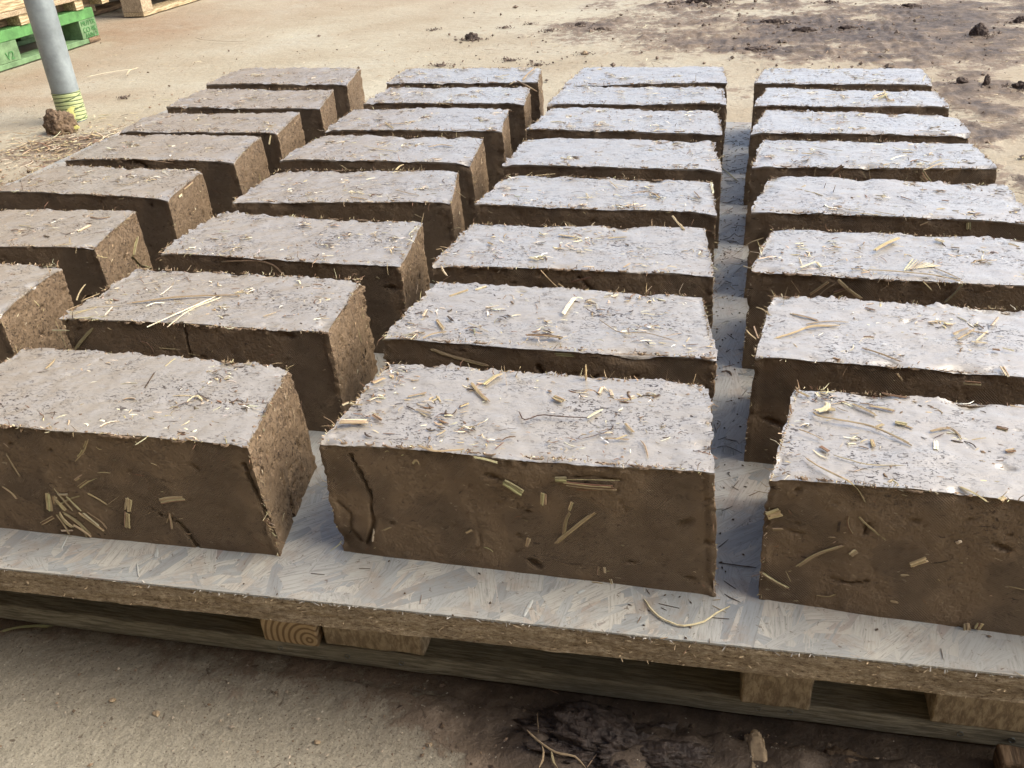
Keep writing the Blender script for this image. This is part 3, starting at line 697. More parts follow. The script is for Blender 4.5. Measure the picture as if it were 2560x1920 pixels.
('B4','straw',0,5,2,[[-0.5289,1.1294,0.2715],[-0.4974,1.1192,0.2715]],'r'),
('B4','straw',0,4,2,[[-0.4748,1.1626,0.2715],[-0.4458,1.1453,0.2715],[-0.4283,1.1403,0.2715]],'r'),
('B4','straw',0,5,4,[[-0.5294,1.162,0.2715],[-0.5201,1.1593,0.2715]],'r'),
('B4','straw',0,2,0,[[-0.3898,1.1742,0.2697],[-0.4187,1.3145,0.2061]],'r'),
(0,'straw','flat yellow straw lying crosswise near the right end of a brick',6,1,[[-0.4931,1.3644,0.2715],[-0.4735,1.3763,0.2715],[-0.4513,1.3714,0.2715]],'r'),
('B5','straw',0,3,2,[[-0.6064,1.3704,0.2715],[-0.5678,1.3466,0.2715],[-0.5314,1.34,0.2715]],'r'),
('B5','straw_stub',0,4,3,[[-0.5161,1.3004,0.2663],[-0.5187,1.3004,0.2799]],'r'),
('B5','straw',0,6,1,[[-0.5033,1.2478,0.2715],[-0.5038,1.2664,0.2715],[-0.5004,1.2757,0.2715]],'r'),
('B5','straw_stub',0,2,2,[[-0.4654,1.2576,0.2663],[-0.4665,1.2576,0.2773]],'r'),
('B5','straw',0,2,2,[[-0.6014,1.2684,0.2715],[-0.5758,1.2434,0.2715]],'r'),
('B6','straw',0,4,2,[[-0.6679,1.4991,0.2715],[-0.6355,1.4871,0.2715]],'r'),
(0,'straw','tan straw crossed by a shorter one on top of a brick in the second column',5,2,[[-0.6257,1.4953,0.2715],[-0.5743,1.5037,0.2715]],'r'),
(0,'straw','short tan straw crossing over a longer one in the second column',5,2,[[-0.6207,1.5125,0.2715],[-0.5854,1.4671,0.2715]],'r'),
('B6','pressed_straw',0,4,5,[[-0.5579,1.4678,0.2689],[-0.5246,1.4688,0.2716]],'r'),
('B6','straw',0,2,2,[[-0.5003,1.4695,0.269],[-0.493,1.4697,0.2598]],'r'),
('B7','pressed_straw',0,8,2,[[-0.5785,1.6481,0.2596],[-0.5621,1.6477,0.2697],[-0.538,1.647,0.2657]],'r'),
('B7','straw',0,4,2,[[-0.4866,1.6456,0.2662],[-0.475,1.6452,0.2607]],'r'),
('B7','straw_stub',0,4,2,[[-0.5613,1.6454,0.2663],[-0.5607,1.6454,0.276]],'r'),
(0,'stick','thick tan stick propped on the right end of the farthest brick of the second column',9,2,[[-0.445,1.822,0.2715],[-0.444,1.8809,0.2715],[-0.4423,1.9431,0.2715]],'r'),
('B8','straw',0,5,2,[[-0.5066,1.8501,0.2715],[-0.4834,1.8748,0.2715]],'r'),
(0,'straw','pale curved straw hanging off the farthest brick of the second column',5,0,[[-0.4587,1.8262,0.2715],[-0.4258,1.7798,0.2715],[-0.413,1.8163,0.2511]],'r'),
('B8','straw_stub',0,5,3,[[-0.5147,1.8189,0.2663],[-0.5147,1.8189,0.2794]],'r'),
('B8','straw_stub',0,3,3,[[-0.66,1.8208,0.2663],[-0.6591,1.8208,0.278]],'r'),
('B8','straw',0,3,1,[[-0.4618,1.7866,0.2715],[-0.4571,1.8195,0.2715]],'r'),
('A3','straw',0,5,3,[[-0.867,1.0212,0.2715],[-0.8468,1.0152,0.2715],[-0.8335,1.0241,0.2715]],'r'),
('A3','straw',0,12,0,[[-0.8468,0.9682,0.2715],[-0.8442,0.991,0.2715]],'r'),
('A3','straw',0,3,1,[[-0.846,0.9199,0.2715],[-0.8246,0.9283,0.2715]],'r'),
('A3','straw_stub',0,3,1,[[-0.8358,0.9344,0.2663],[-0.832,0.9344,0.2779]],'r'),
('A3','straw',0,5,4,[[-0.8861,0.9507,0.2715],[-0.8733,0.9464,0.2715]],'r'),
('A3','straw',0,4,1,[[-0.9493,0.9814,0.2715],[-0.9287,0.9804,0.2715]],'r'),
('A3','straw_stub',0,3,3,[[-0.9664,1.0374,0.2663],[-0.9603,1.0374,0.2762]],'r'),
(0,'straw','upright yellow green straw stuck to the right end of a brick in the left column',9,5,[[-0.804,1.0081,0.2224],[-0.8062,1.019,0.2306],[-0.8093,1.0338,0.2405]],'r'),
('A4','straw',0,4,4,[[-0.9144,1.1517,0.2715],[-0.8937,1.1546,0.2715],[-0.886,1.1754,0.2715]],'r'),
('A4','straw',0,4,4,[[-1.0428,1.1355,0.2715],[-1.0376,1.1395,0.2715]],'r'),
('A4','straw',0,4,4,[[-1.0297,1.1473,0.2715],[-1.0298,1.162,0.2715],[-1.0165,1.1666,0.2715]],'r'),
('A4','straw',0,4,4,[[-1.0085,1.1821,0.2715],[-0.9949,1.1982,0.2715]],'r'),
('A4','straw',0,7,0,[[-0.8034,1.1392,0.2607],[-0.8047,1.1499,0.2605]],'r'),
('A4','straw',0,5,1,[[-0.8057,1.1579,0.2649],[-0.8099,1.1916,0.2654]],'r'),
('A5','straw',0,4,1,[[-0.8009,1.3728,0.2204],[-0.8,1.3678,0.2098]],'r'),
('A5','straw',0,2,3,[[-0.7893,1.2951,0.2315],[-0.7969,1.3467,0.2169]],'r'),
('A5','straw',0,6,4,[[-1.0175,1.3567,0.2715],[-1.0058,1.3526,0.2715]],'r'),
('A5','straw',0,2.5,2,[[-0.9629,1.2803,0.2715],[-0.9195,1.2662,0.2715],[-0.882,1.2602,0.2715]],'r'),
('A6','straw',0,6,2,[[-1.0725,1.4722,0.2715],[-1.0599,1.4778,0.2715]],'r'),
('A6','straw',0,4,0,[[-1.0333,1.4713,0.2715],[-1.0201,1.4758,0.2715]],'r'),
('A6','straw',0,5,1,[[-0.783,1.3905,0.2646],[-0.7855,1.406,0.276]],'r'),
('A7','straw',0,4,3,[[-1.0603,1.6731,0.2715],[-1.0445,1.6669,0.2715]],'r'),
('A8','straw_stub',0,3,3,[[-1.0495,1.9547,0.2663],[-1.0477,1.9547,0.2754]],'r'),
(0,'long_straw','long bent tan straw with a frayed head sweeping across the front right brick',5,2,[[0.0659,0.6599,0.2715],[0.0704,0.6512,0.2715],[0.0924,0.6466,0.2715],[0.1116,0.6417,0.2715],[0.1273,0.6289,0.2715],[0.1404,0.6183,0.2715]],'r'),
(0,'straw_husk','pale flower like husk at the bend of the long straw on the front right brick',12,0,[[0.0683,0.6603,0.2715],[0.0769,0.6651,0.2715],[0.0786,0.675,0.2715]],'r'),
('D1','straw',0,9,4,[[0.0775,0.6652,0.2715],[0.0841,0.6645,0.2715]],'r'),
(0,'straw','straight tan straw behind the long bent one on the front right brick',5,2,[[0.0974,0.6765,0.2715],[0.1058,0.6694,0.2715],[0.1156,0.6604,0.2715]],'r'),
(0,'long_straw','golden brown stem next to a crack on the front right brick',6,1,[[0.1098,0.6748,0.2715],[0.1202,0.6728,0.2715],[0.1304,0.6696,0.2715]],'r'),
(0,'draped_straw','tan straw draped over the front edge of the front right brick',4,2,[[0.057,0.5948,0.2715],[0.0686,0.5807,0.2715],[0.0873,0.5674,0.2715],[0.0958,0.5681,0.263],[0.1017,0.5676,0.2542]],'r'),
(0,'straw','bent grey tan straw on the middle of the front right brick',5,2,[[0.1513,0.6434,0.2715],[0.1678,0.6499,0.2715],[0.1739,0.6361,0.2715]],'r'),
(0,'straw','tan straw near the front edge at the right side of the front right brick',4,2,[[0.1616,0.575,0.2715],[0.1705,0.5674,0.2715],[0.1787,0.5582,0.2715]],'r'),
(0,'husk_chip','small upright white straw chip on the front right brick',7,6,[[0.1546,0.631,0.2715],[0.1528,0.6182,0.2715]],'r'),
(0,'seed_husk','amber coloured seed husk on the front right brick',6,1,[[0.1082,0.6259,0.2715],[0.1091,0.6155,0.2715]],'r'),
('D1','straw',0,3,2,[[0.0533,0.6327,0.2715],[0.0647,0.6256,0.2715],[0.0747,0.6174,0.2715]],'r'),
('D1','straw',0,2.5,2,[[0.0795,0.6004,0.2715],[0.1018,0.5909,0.2715],[0.129,0.5953,0.2715]],'r'),
('D1','straw',0,2.5,2,[[0.1488,0.585,0.2715],[0.1589,0.5838,0.2715]],'r'),
('D1','straw',0,4,2,[[0.0558,0.6902,0.2715],[0.0655,0.6816,0.2715]],'r'),
('D1','straw',0,6,0,[[0.0701,0.6898,0.2715],[0.0729,0.6827,0.2715]],'r'),
('D1','straw',0,9,1,[[0.1276,0.6531,0.2715],[0.1365,0.651,0.2715]],'r'),
('D1','straw',0,6,2,[[0.113,0.6441,0.2715],[0.1192,0.6495,0.2715]],'r'),
('D1','straw',0,4,2,[[0.1352,0.6497,0.2715],[0.1404,0.6461,0.2715]],'r'),
('D1','straw',0,7,3,[[0.2011,0.6576,0.2715],[0.2092,0.6545,0.2715]],'r'),
('D1','straw',0,7,3,[[0.2011,0.6238,0.2715],[0.2091,0.6271,0.2715]],'r'),
('D1','straw',0,7,1,[[0.1855,0.5628,0.2715],[0.1902,0.5671,0.2715]],'r'),
('D1','straw',0,8,3,[[0.0699,0.6103,0.2715],[0.0763,0.604,0.2715]],'r'),
('D1','straw',0,4,1,[[0.2171,0.692,0.2715],[0.2276,0.69,0.2715]],'r'),
('D1','straw',0,5,3,[[0.1213,0.6973,0.2715],[0.1294,0.6935,0.2715],[0.1435,0.6919,0.2715]],'r'),
('D1','straw_stub',0,3,2,[[0.0581,0.7016,0.2663],[0.0546,0.7016,0.2761]],'r'),
('D1','pressed_straw',0,7,2,[[0.06,0.5659,0.1882],[0.0732,0.5662,0.2032],[0.0914,0.5662,0.215]],'r'),
('D1','pressed_straw',0,13,0,[[0.139,0.5645,0.2041],[0.1495,0.5645,0.2117]],'r'),
('D1','pressed_straw',0,10,0,[[0.0968,0.5657,0.2064],[0.1006,0.5658,0.2115]],'r'),
('D1','pressed_straw',0,7,1,[[0.0347,0.5662,0.1784],[0.044,0.5657,0.1723],[0.0569,0.5651,0.166]],'r'),
('D1','pressed_straw',0,7,1,[[0.0393,0.5679,0.2213],[0.0471,0.5677,0.2228]],'r'),
('D1','pressed_straw',0,16,1,[[0.0343,0.5685,0.2328],[0.044,0.5685,0.2379]],'r'),
('D1','pressed_straw',0,4,3,[[0.0914,0.5674,0.2422],[0.0913,0.567,0.2337],[0.0963,0.5665,0.2245]],'r'),
('D1','pressed_straw',0,3.5,2,[[0.0972,0.5673,0.243],[0.1058,0.5667,0.2345],[0.1201,0.5658,0.224]],'r'),
('D1','pressed_straw',0,12,0,[[0.1667,0.5649,0.2309],[0.1683,0.5647,0.229]],'r'),
('D1','pressed_straw',0,11,2,[[0.185,0.5612,0.1573],[0.1874,0.5607,0.1469]],'r'),
('D1','pressed_straw',0,12,3,[[0.1933,0.5608,0.1528],[0.1943,0.5611,0.1591]],'r'),
('D1','pressed_straw',0,6,2,[[0.134,0.5642,0.1937],[0.1404,0.564,0.1944]],'r'),
('D1','pressed_straw',0,5,2,[[0.1299,0.5632,0.1683],[0.1367,0.563,0.1675]],'r'),
('D1','pressed_straw',0,5,4,[[0.0857,0.5673,0.2357],[0.0857,0.5668,0.2257]],'r'),
('D1','pressed_straw',0,4,4,[[0.0762,0.5645,0.1641],[0.0844,0.5642,0.1633],[0.0907,0.5642,0.1676]],'r'),
('D1','pressed_straw',0,2,2,[[0.0524,0.5659,0.183],[0.0574,0.5653,0.1731]],'r'),
(0,'straw','curved straw bundle near the left end of the second brick right of the gap',5,2,[[0.0358,0.7813,0.2715],[0.0554,0.7948,0.2715],[0.0711,0.8095,0.2715],[0.0979,0.8162,0.2715]],'r'),
(0,'straw','grey straw tube lying behind the curved bundle on the second brick right of the gap',5,2,[[0.0512,0.8368,0.2715],[0.0675,0.8288,0.2715],[0.0787,0.8229,0.2715]],'r'),
('D2','straw',0,3,2,[[0.0643,0.8151,0.2715],[0.0857,0.8228,0.2715],[0.1068,0.8248,0.2715]],'r'),
(0,'straw','straight reddish straw lying diagonally on the second brick right of the gap',4,3,[[0.1102,0.7761,0.2715],[0.1263,0.7651,0.2715],[0.1442,0.752,0.2715]],'r'),
('D2','straw',0,4,3,[[0.1221,0.8594,0.2715],[0.1315,0.853,0.2715]],'r'),
('D2','straw',0,6,3,[[0.0863,0.7525,0.2715],[0.0926,0.7491,0.2715]],'r'),
('D2','straw',0,4,2,[[0.1934,0.8128,0.2715],[0.2102,0.8275,0.2715]],'r'),
('D2','straw',0,4,2,[[0.1955,0.8009,0.2715],[0.2151,0.825,0.2715]],'r'),
('D2','straw',0,4,2,[[0.2078,0.8209,0.2715],[0.2254,0.817,0.2715]],'r'),
('D2','straw',0,4,0,[[0.2069,0.7994,0.2715],[0.2208,0.7983,0.2715]],'r'),
('D2','straw',0,4,0,[[0.2297,0.8332,0.2715],[0.2401,0.8538,0.2715]],'r'),
('D2','straw',0,4,0,[[0.2109,0.8,0.2715],[0.2253,0.8232,0.2715]],'r'),
('D2','straw',0,4,0,[[0.2308,0.7909,0.2715],[0.2399,0.7863,0.2715]],'r'),
('D2','straw',0,4,2,[[0.1943,0.8099,0.2715],[0.1993,0.8167,0.2715]],'r'),
('D2','straw',0,6,3,[[0.2225,0.7868,0.2715],[0.2287,0.7862,0.2715]],'r'),
('D2','straw_stub',0,4,2,[[0.0449,0.8595,0.2663],[0.0477,0.8595,0.2891]],'r'),
(0,'straw','pale looped straw on the back left corner of the second brick right of the gap',4,1,[[0.0188,0.8474,0.2715],[0.027,0.8407,0.2715],[0.0337,0.8279,0.2715]],'r'),
('D2','pressed_straw',0,5,2,[[0.1389,0.7426,0.2663],[0.1452,0.7429,0.2581]],'r'),
('D2','pressed_straw',0,10,3,[[0.1928,0.7412,0.2622],[0.2074,0.7408,0.2622]],'r'),
('D2','straw',0,8,0,[[0.2242,0.7563,0.2715],[0.2255,0.7379,0.2715]],'r'),
('D2','straw',0,3,1,[[0.011,0.7969,0.2715],[0.0162,0.7849,0.2715],[0.0212,0.7778,0.2715]],'r'),
('D2','straw',0,3,1,[[0.018,0.8059,0.2715],[0.0204,0.7902,0.2715],[0.0226,0.7795,0.2715]],'r'),
(0,'straw_piece','thick bright yellow straw piece on the third brick right of the gap',9,1,[[0.1433,1.0046,0.2715],[0.1581,1.025,0.2715],[0.1736,1.0451,0.2715]],'r'),
(0,'long_straw','long pale straw bundle along the front edge of the third brick right of the gap',4,1,[[0.1278,0.951,0.2715],[0.1536,0.947,0.2715],[0.176,0.9443,0.2715],[0.1978,0.9401,0.2715],[0.2215,0.9312,0.2715]],'r'),
('D3','straw',0,4,2,[[0.1994,0.9621,0.2715],[0.2095,0.9492,0.2715],[0.2218,0.9331,0.2715]],'r'),
(0,'straw','pale splayed straw at the left of the third brick right of the gap',5,0,[[0.0633,0.9493,0.2715],[0.0815,0.9681,0.2715]],'r'),
('D3','straw',0,3,0,[[0.0631,0.9769,0.2715],[0.0658,0.9559,0.2715]],'r'),
('D3','straw',0,3,0,[[0.1679,0.9526,0.2715],[0.1811,0.9872,0.2715]],'r'),
('D3','straw',0,3,0,[[0.1708,0.9541,0.2715],[0.1843,0.985,0.2715]],'r'),
('D3','straw',0,3,0,[[0.1737,0.9557,0.2715],[0.1874,0.9828,0.2715]],'r'),
('D3','straw',0,3,0,[[0.1766,0.9572,0.2715],[0.1905,0.9806,0.2715]],'r'),
('D3','straw',0,3,0,[[0.1795,0.9587,0.2715],[0.1936,0.9784,0.2715]],'r'),
('D3','straw',0,3,0,[[0.1825,0.9603,0.2715],[0.1967,0.9762,0.2715]],'r'),
('D3','straw',0,3,0,[[0.1854,0.9618,0.2715],[0.1998,0.974,0.2715]],'r'),
('D3','straw',0,3,0,[[0.1883,0.9634,0.2715],[0.2029,0.9719,0.2715]],'r'),
('D3','straw',0,3,0,[[0.1913,0.9649,0.2715],[0.2059,0.9698,0.2715]],'r'),
('D3','straw',0,6,0,[[0.0814,0.966,0.2715],[0.0856,0.9518,0.2715]],'r'),
('D3','straw',0,3,2,[[0.0857,0.9538,0.2715],[0.0986,0.9586,0.2715]],'r'),
('D3','straw',0,10,0,[[0.2106,1.044,0.2715],[0.2191,1.0356,0.2715]],'r'),
('D3','straw',0,5,4,[[0.2235,1.0225,0.2715],[0.2327,1.0213,0.2715]],'r'),
('D3','straw',0,6,0,[[0.2844,1.0398,0.2715],[0.2932,1.0296,0.2715]],'r'),
('D3','pressed_straw',0,9,2,[[0.1009,0.9337,0.2668],[0.1146,0.933,0.2554],[0.1297,0.9323,0.2454]],'r'),
('D3','pressed_straw',0,7,2,[[0.0749,0.9346,0.247],[0.085,0.9342,0.2559],[0.0927,0.934,0.2636]],'r'),
('D3','pressed_straw',0,13,5,[[0.2076,0.929,0.2482],[0.2148,0.9288,0.2575],[0.2213,0.9287,0.2701]],'r'),
('D3','pressed_straw',0,3,2,[[0.083,0.9342,0.2449],[0.0913,0.934,0.2555],[0.0999,0.9337,0.2623]],'r'),
('D3','pressed_straw',0,3,3,[[0.0542,0.9356,0.2636],[0.067,0.9349,0.2465]],'r'),
('D3','pressed_straw',0,2,2,[[0.1449,0.9317,0.2576],[0.1517,0.9315,0.2634]],'r'),
('D3','pressed_straw',0,8,3,[[0.0981,0.9336,0.2506],[0.1157,0.933,0.259]],'r'),
('D3','pressed_straw',0,8,3,[[0.1833,0.9303,0.2708],[0.1937,0.9297,0.2612]],'r'),
('D3','straw',0,4,0,[[0.0043,0.9471,0.2715],[0.015,0.9399,0.2715]],'r'),
('D3','straw',0,4,0,[[0.0195,0.968,0.2715],[0.036,0.9785,0.2715]],'r'),
(0,'straw','thin straw sticking out into the gap from the third brick',3,1,[[-0.0055,0.9383,0.2876],[0.0081,0.9379,0.3007],[0.0234,0.9373,0.3085]],'r'),
('D3','straw',0,7,6,[[0.0195,0.9374,0.2979],[0.0225,0.9372,0.2893]],'r'),
('D4','straw_stub',0,5,3,[[0.0988,1.2122,0.2663],[0.1017,1.2122,0.2783]],'r'),
('D4','straw_stub',0,5,3,[[0.1095,1.1966,0.2663],[0.1121,1.1966,0.2807]],'r'),
('D4','straw',0,6,3,[[0.2357,1.175,0.2715],[0.244,1.1717,0.2715]],'r'),
('D4','straw',0,3,2,[[0.112,1.1416,0.2715],[0.1274,1.1292,0.2715],[0.1417,1.1287,0.2715]],'r'),
('D4','straw',0,4,1,[[0.1541,1.1287,0.2715],[0.1794,1.1176,0.2715]],'r'),
('D4','straw',0,4,3,[[0.1901,1.1846,0.2715],[0.2031,1.1713,0.2715]],'r'),
('D4','straw',0,4,1,[[0.0636,1.2049,0.2715],[0.0732,1.2025,0.2715]],'r'),
('D4','straw',0,4,1,[[0.0751,1.1996,0.2715],[0.0863,1.1914,0.2715]],'r'),
('D4','straw',0,4,1,[[0.0845,1.1943,0.2715],[0.0972,1.1804,0.2715]],'r'),
('D4','straw',0,4,1,[[0.0715,1.2116,0.2715],[0.0777,1.2214,0.2715]],'r'),
('D4','straw',0,4,1,[[0.1341,1.1216,0.2715],[0.1583,1.1158,0.2715]],'r'),
('D4','pressed_straw',0,12,5,[[0.2573,1.1138,0.2668],[0.258,1.1137,0.2582]],'r'),
('D4','straw_stub',0,4,3,[[0.1085,1.1094,0.2663],[0.1085,1.1094,0.2781]],'r'),
('D4','straw',0,3,2,[[0.2051,1.1161,0.2603],[0.2146,1.1157,0.2656]],'r'),
('D4','straw_stub',0,2,0,[[0.219,1.2107,0.2663],[0.2182,1.2107,0.2774]],'r'),
(0,'straw','curved brown straw toward the right end of the fifth brick right of the gap',5,3,[[0.2168,1.3282,0.2715],[0.2289,1.3373,0.2715],[0.2413,1.3254,0.2715]],'r'),
(0,'straw','white straw sliver next to a brown curl on the fifth brick right of the gap',4,6,[[0.1926,1.3368,0.2715],[0.2042,1.3503,0.2715],[0.2177,1.3619,0.2715]],'r'),
('D5','straw',0,4,1,[[0.2336,1.2963,0.2715],[0.2619,1.3321,0.2715]],'r'),
('D5','straw',0,4,1,[[0.2402,1.3171,0.2715],[0.262,1.3462,0.2715]],'r'),
('D5','straw',0,4,1,[[0.246,1.3313,0.2715],[0.2714,1.3432,0.2715]],'r'),
('D5','straw',0,4,1,[[0.2501,1.3176,0.2715],[0.2628,1.3116,0.2715]],'r'),
('D5','straw',0,4,1,[[0.2292,1.2927,0.2715],[0.2427,1.307,0.2715]],'r'),
('D5','straw',0,6,2,[[0.2127,1.3727,0.2715],[0.2267,1.3697,0.2715]],'r'),
('D5','straw',0,3,2,[[0.0916,1.3975,0.2715],[0.1146,1.3792,0.2715],[0.1356,1.3749,0.2715]],'r'),
('D5','straw',0,6,2,[[0.0754,1.3621,0.2715],[0.0902,1.3591,0.2715]],'r'),
('D5','straw',0,3,2,[[0.1633,1.3266,0.2715],[0.19,1.3107,0.2715]],'r'),
(0,'stalk_piece','thick brown stalk leaning on the dark front of the fifth brick right of the gap',9,3,[[0.1098,1.3055,0.254],[0.1199,1.3058,0.2652],[0.1291,1.306,0.273]],'r'),
('D5','straw',0,4,2,[[0.1673,1.3064,0.2517],[0.1635,1.3064,0.2648],[0.1603,1.3065,0.2773]],'r'),
('D5','straw',0,9,2,[[0.232,1.3075,0.2658],[0.2383,1.3075,0.2573],[0.2447,1.3075,0.2505]],'r'),
('D5','straw',0,3,2,[[0.2537,1.3077,0.2532],[0.2595,1.3079,0.2651],[0.276,1.3082,0.2707]],'r'),
('D5','straw',0,3,2,[[0.0929,1.3054,0.2681],[0.0931,1.3053,0.256]],'r'),
('D5','straw',0,3,2,[[0.1546,1.3063,0.2635],[0.1619,1.3063,0.2538]],'r'),
('D4','straw_stub',0,4,2,[[0.1989,1.246,0.2663],[0.2044,1.246,0.2777]],'r'),
('D5','straw',0,9,2,[[0.2301,1.3074,0.2593],[0.2404,1.3074,0.2504]],'r'),
('D6','straw_stub',0,4,3,[[0.0969,1.5458,0.2663],[0.0959,1.5458,0.2861]],'r'),
('D6','straw',0,3.5,3,[[0.0801,1.5474,0.2715],[0.0973,1.562,0.2715]],'r'),
('D6','straw',0,3.5,3,[[0.0987,1.5339,0.2715],[0.1135,1.5482,0.2715]],'r'),
('D6','straw',0,3.5,3,[[0.1154,1.539,0.2715],[0.1322,1.5459,0.2715]],'r'),
('D6','straw',0,3.5,3,[[0.1324,1.5487,0.2715],[0.1533,1.5445,0.2715]],'r'),
('D6','straw',0,3.5,3,[[0.1077,1.525,0.2715],[0.1214,1.5163,0.2715]],'r'),
('D6','straw',0,3.5,3,[[0.1307,1.5184,0.2715],[0.1454,1.5306,0.2715]],'r'),
('D6','straw',0,3.5,3,[[0.248,1.5288,0.2715],[0.2542,1.5245,0.2715]],'r'),
('D6','straw',0,3.5,3,[[0.2471,1.4852,0.2715],[0.283,1.478,0.2715]],'r'),
('D7','straw',0,5,1,[[0.1967,1.6738,0.2715],[0.2196,1.7061,0.2715]],'r'),
('D7','straw',0,5,0,[[0.2011,1.6952,0.2715],[0.2242,1.7282,0.2715]],'r'),
('D7','straw',0,5,1,[[0.2106,1.6634,0.2715],[0.2327,1.6635,0.2715]],'r'),
('D7','straw',0,5,5,[[0.2067,1.6738,0.2715],[0.2282,1.7171,0.2715]],'r'),
('D7','straw',0,5,1,[[0.2181,1.7171,0.2715],[0.2259,1.6687,0.2715]],'r'),
('D7','straw',0,5,0,[[0.2233,1.7451,0.2715],[0.2235,1.6953,0.2715]],'r'),
('D7','straw_stub',0,5,0,[[0.2559,1.7057,0.2663],[0.2584,1.7057,0.2781]],'r'),
('D7','straw',0,4,4,[[0.1705,1.6897,0.2715],[0.1853,1.6865,0.2715]],'r'),
('D7','straw',0,4,3,[[0.1227,1.7005,0.2715],[0.1439,1.7116,0.2715]],'r'),
('D8','straw',0,4,0,[[0.2947,1.8087,0.2715],[0.3062,1.8577,0.2715]],'r'),
('D8','straw',0,2.5,2,[[0.1715,1.8606,0.2715],[0.2274,1.8158,0.2715],[0.2888,1.8028,0.2715]],'r'),
('D8','straw',0,4,4,[[0.1642,1.8763,0.2715],[0.176,1.8865,0.2715]],'r'),
(0,'root_fibre','long pale curling root lying on the front rim of the board below the gap',3.5,0,[[-0.0544,0.5493,0.1512],[-0.049,0.5397,0.1512],[-0.0408,0.5309,0.1512],[-0.0307,0.526,0.1512],[-0.0208,0.5245,0.1512],[-0.0066,0.5317,0.1512],[0.0023,0.5422,0.1512],[0.0126,0.5535,0.1512]],'r'),
(0,'root_fibre','thin dark hair root crossing the board in the gap',2,4,[[0.0019,0.6032,0.1512],[0.0171,0.602,0.1512],[0.0322,0.6022,0.1512]],'r'),
(0,'clay_crumb','small curved dark clay crumb lying on the board in the gap',6,4,[[-0.0107,0.9244,0.1512],[-0.003,0.9272,0.1512],[0.0016,0.918,0.1512]],'r'),
(0,'twig','short dark twig on the board at the mouth of the gap',2,4,[[0.0078,0.5668,0.1512],[0.0147,0.5618,0.1512],[0.0208,0.5594,0.1512]],'r'),
(0,'twig','thin dark twig on the board beside the front right bricks',2,4,[[-0.0077,0.7732,0.1512],[0.0013,0.776,0.1512],[0.0166,0.7662,0.1512]],'r'),
(0,'leaf_strip','olive leaf strip fallen into the gap between the right hand columns',5,5,[[-0.0426,1.6662,0.1512],[-0.0274,1.6272,0.1512],[-0.0116,1.5915,0.1512]],'r'),
(0,'wood_sliver','long pale wood sliver on the pale ground behind the pole',6,0,[[-2.4514,3.0848,0.006],[-2.3981,3.1596,0.006],[-2.3204,3.2331,0.006]],'r'),
(0,'wood_splinter','short knotted pale splinter at the end of the long wood sliver',9,0,[[-2.2766,3.0979,0.012],[-2.3073,3.1642,0.012],[-2.3035,3.2154,0.012]],'r'),
(0,'twig','dark twig lying on the far pale ground left of the bricks',5,4,[[-2.446,3.8746,0.004],[-2.3747,3.8122,0.004],[-2.2082,3.7591,0.004],[-2.1326,3.7711,0.004]],'r'),
(0,'paper_scrap','white scrap beside the far pallet',9,0,[[-3.0684,4.6421,0.004],[-3.0136,4.66,0.004]],'r'),
(0,'husk_chip','small white straw chip on the ground left of the pole foot',9,6,[[-2.3484,2.7551,0.004],[-2.3481,2.7813,0.004]],'r'),
(0,'plastic_scrap','flat dull green scrap on the ground right of the pole foot',11,5,[[-2.0179,2.5513,0.003],[-1.9802,2.5653,0.003]],'r'),
(0,'plastic_scrap','thin dark green scrap on the pale ground near the left column',7,5,[[-1.9201,2.7616,0.003],[-1.8782,2.7702,0.003]],'r'),
(0,'wood_chip','short pinkish white chip beside the mud lump at the pole foot',8,0,[[-1.8871,2.3576,0.006],[-1.8324,2.3136,0.006]],'r'),
(0,'straw','thin bright straw on the ground between the pole foot and the left column',4,6,[[-1.805,2.2578,0.01],[-1.8121,2.3051,0.01],[-1.8087,2.3459,0.01]],'r'),
(0,'twig','thin brown twig standing in the litter left of the mud lump',4,2,[[-2.076,2.2918,0.004],[-2.0313,2.2456,0.004],[-1.9849,2.1935,0.004]],'r'),
(0,'reed','pale green reed lying on the ground against the pallet at the far left',6,5,[[-0.7174,0.5358,0.004],[-0.7042,0.5431,0.004],[-0.6811,0.5501,0.004],[-0.6655,0.5521,0.004]],'r'),
(0,'root','pale branching root lying in the dark mud below the pallet',4.5,2,[[-0.1492,0.5137,0.014],[-0.1384,0.5052,0.014],[-0.126,0.4981,0.014],[-0.116,0.4953,0.014],[-0.104,0.4953,0.014],[-0.0933,0.4866,0.014]],'r'),
(0,'root','thick pale rootlet hanging down from the branching root',4,2,[[-0.1335,0.5014,0.014],[-0.1299,0.491,0.014],[-0.1314,0.479,0.014]],'r'),
(0,'root','second short rootlet beside the thick one below the pallet',5,2,[[-0.1244,0.4968,0.014],[-0.1213,0.488,0.014],[-0.1161,0.482,0.014]],'r'),
(0,'straw','thin straight straw in the mud right of the branching root',2,2,[[-0.0924,0.4892,0.012],[-0.0867,0.5026,0.012],[-0.0795,0.5167,0.012]],'r'),
(0,'straw','short thin straw slanting on the mud under the pallet edge',2,2,[[-0.0669,0.5216,0.012],[-0.0586,0.5355,0.012]],'r'),
(0,'root','thin upright rootlet above the branching root',2,2,[[-0.1451,0.5356,0.012],[-0.1395,0.5131,0.012]],'r'),
(0,'straw','tiny pale straw lying just under the pallet edge in the middle',2,2,[[-0.1413,0.5647,0.01],[-0.1304,0.561,0.01]],'r'),
]

# ------------------------------------------------------------------ strands (straw, roots, twigs)
PAL = {0: (0.62, 0.54, 0.37), 1: (0.43, 0.35, 0.20), 2: (0.35, 0.265, 0.16), 3: (0.17, 0.10, 0.06), 4: (0.055, 0.037, 0.027), 5: (0.31, 0.29, 0.15), 6: (0.80, 0.74, 0.58)}


